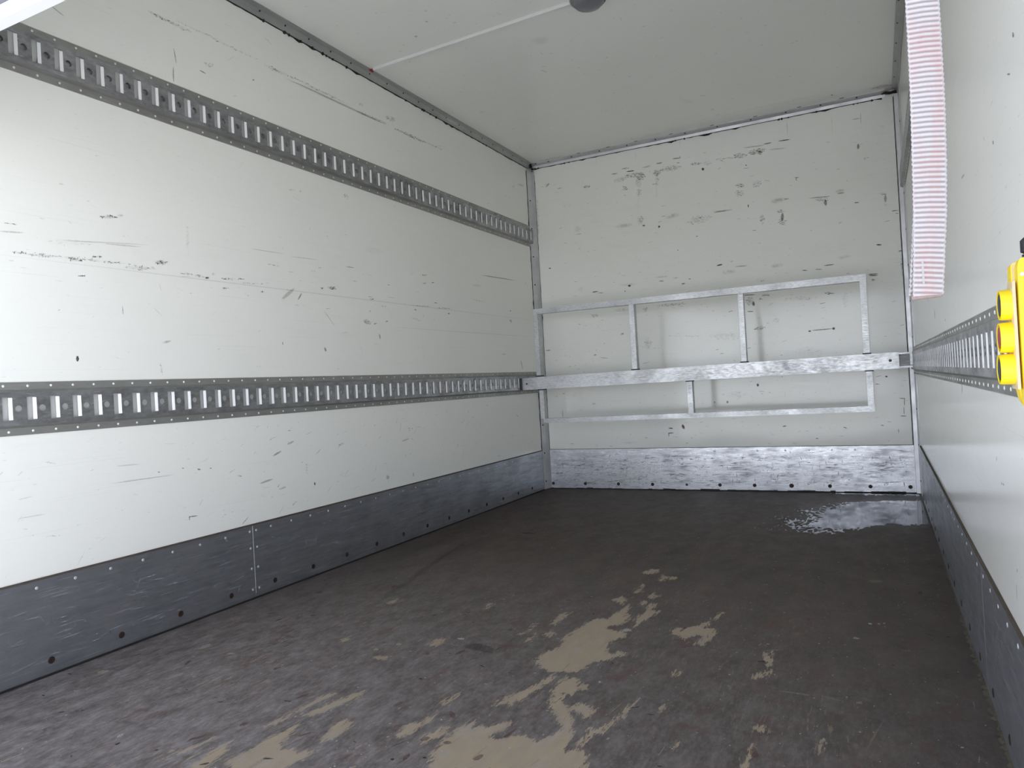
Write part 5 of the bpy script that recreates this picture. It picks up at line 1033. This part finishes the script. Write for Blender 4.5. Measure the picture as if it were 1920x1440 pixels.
tube(bm, [(2.366, 0.978, 0.883), (2.366, 0.978, 0.8845), (2.366, 0.978, 0.897), (2.366, 0.978, 0.9005)], [0.0072, 0.0098, 0.0098, 0.0062], 16)
fin(bm, 'cable_gland', mat_black, pen, smooth=True)['label'] = 'black screw gland'
pts = [(2.366, 0.978, 0.899), (2.3672, 0.970, 0.94), (2.371, 0.945, 1.02), (2.374, 0.918, 1.15), (2.3755, 0.900, 1.35), (2.3755, 0.893, 1.70), (2.376, 0.892, 2.0), (2.380, 0.90, 2.33)]
bm = bmesh.new(); tube(bm, pts, 0.0042, 10); fin(bm, 'cable', mat_black, pen, smooth=True)['label'] = 'black cable'
bx('cable_clip', 2.373, W-0.0005, 0.893, 0.907, 2.320, 2.336, mat_black, pen, bevel=0.001)

# ---- rain water in the far right corner
def water():
    R_ = np.random.RandomState(4)
    x0, x1, y0, y1 = 1.62, 2.392, 3.60, 4.868; st = 0.004
    nx, ny = int((x1-x0)/st), int((y1-y0)/st)
    gx, gy = np.meshgrid(x0+(np.arange(nx)+0.5)*st, y0+(np.arange(ny)+0.5)*st)
    def vn(sx, sy, seed):
        rr = np.random.RandomState(seed); g = rr.rand(int((y1-y0)*sy)+3, int((x1-x0)*sx)+3)
        fx = (gx-x0)*sx; fy = (gy-y0)*sy; ix = fx.astype(int); iy = fy.astype(int); tx = fx-ix; ty = fy-iy
        tx = tx*tx*(3-2*tx); ty = ty*ty*(3-2*ty)
        return (g[iy, ix]*(1-tx)+g[iy, ix+1]*tx)*(1-ty)+(g[iy+1, ix]*(1-tx)+g[iy+1, ix+1]*tx)*ty
    n = 0.30*vn(26, 13, 1)+0.70*vn(105, 48, 2)
    d = -sdf_poly(gx, gy, [(1.76, 3.72), (1.92, 3.64), (2.1, 3.78), (2.22, 3.93), (2.30, 3.90), (2.40, 3.94), (2.41, 4.62), (2.2, 4.60), (2.02, 4.50), (1.88, 4.30), (1.77, 4.02)])
    left = np.clip((2.12-gx)/0.28, 0, 1)
    amp = 0.06+0.42*left
    fld = d+(n-0.5-0.07*left)*amp
    strip_ = 0.05-np.abs(gy-4.845)+(n-0.5)*0.10-np.clip((2.0-gx)*0.6, 0, 1)
    keep = ((fld > 0.0) | (strip_ > 0)) & (gx < W-0.006)
    vid = {}; V = []; Fc = []
    def vv(i, j):
        k = (i, j)
        if k not in vid:
            vid[k] = len(V); V.append((x0+j*st, y0+i*st, 0.0012))
        return vid[k]
    for i in range(ny):
        row = keep[i]
        for j in np.nonzero(row)[0]:
            Fc.append((vv(i, j), vv(i, j+1), vv(i+1, j+1), vv(i+1, j)))
    me = bpy.data.meshes.new('water_puddle')
    me.from_pydata(V, [], Fc); me.update()
    bm = bmesh.new(); bm.from_mesh(me)
    for _ in range(2):
        bmesh.ops.smooth_vert(bm, verts=[v for v in bm.verts if v.is_boundary], factor=0.5, use_axis_x=True, use_axis_y=True)
    for v in bm.verts:
        if v.is_boundary: v.co.z = 0.0004
    bm.to_mesh(me); bm.free()
    me.polygons.foreach_set('use_smooth', [True]*len(me.polygons))
    o = link('water_puddle', me, mat_water)
    tag(o, 'shallow ragged puddle on the dark floor in the far right corner', 'puddle')
water()
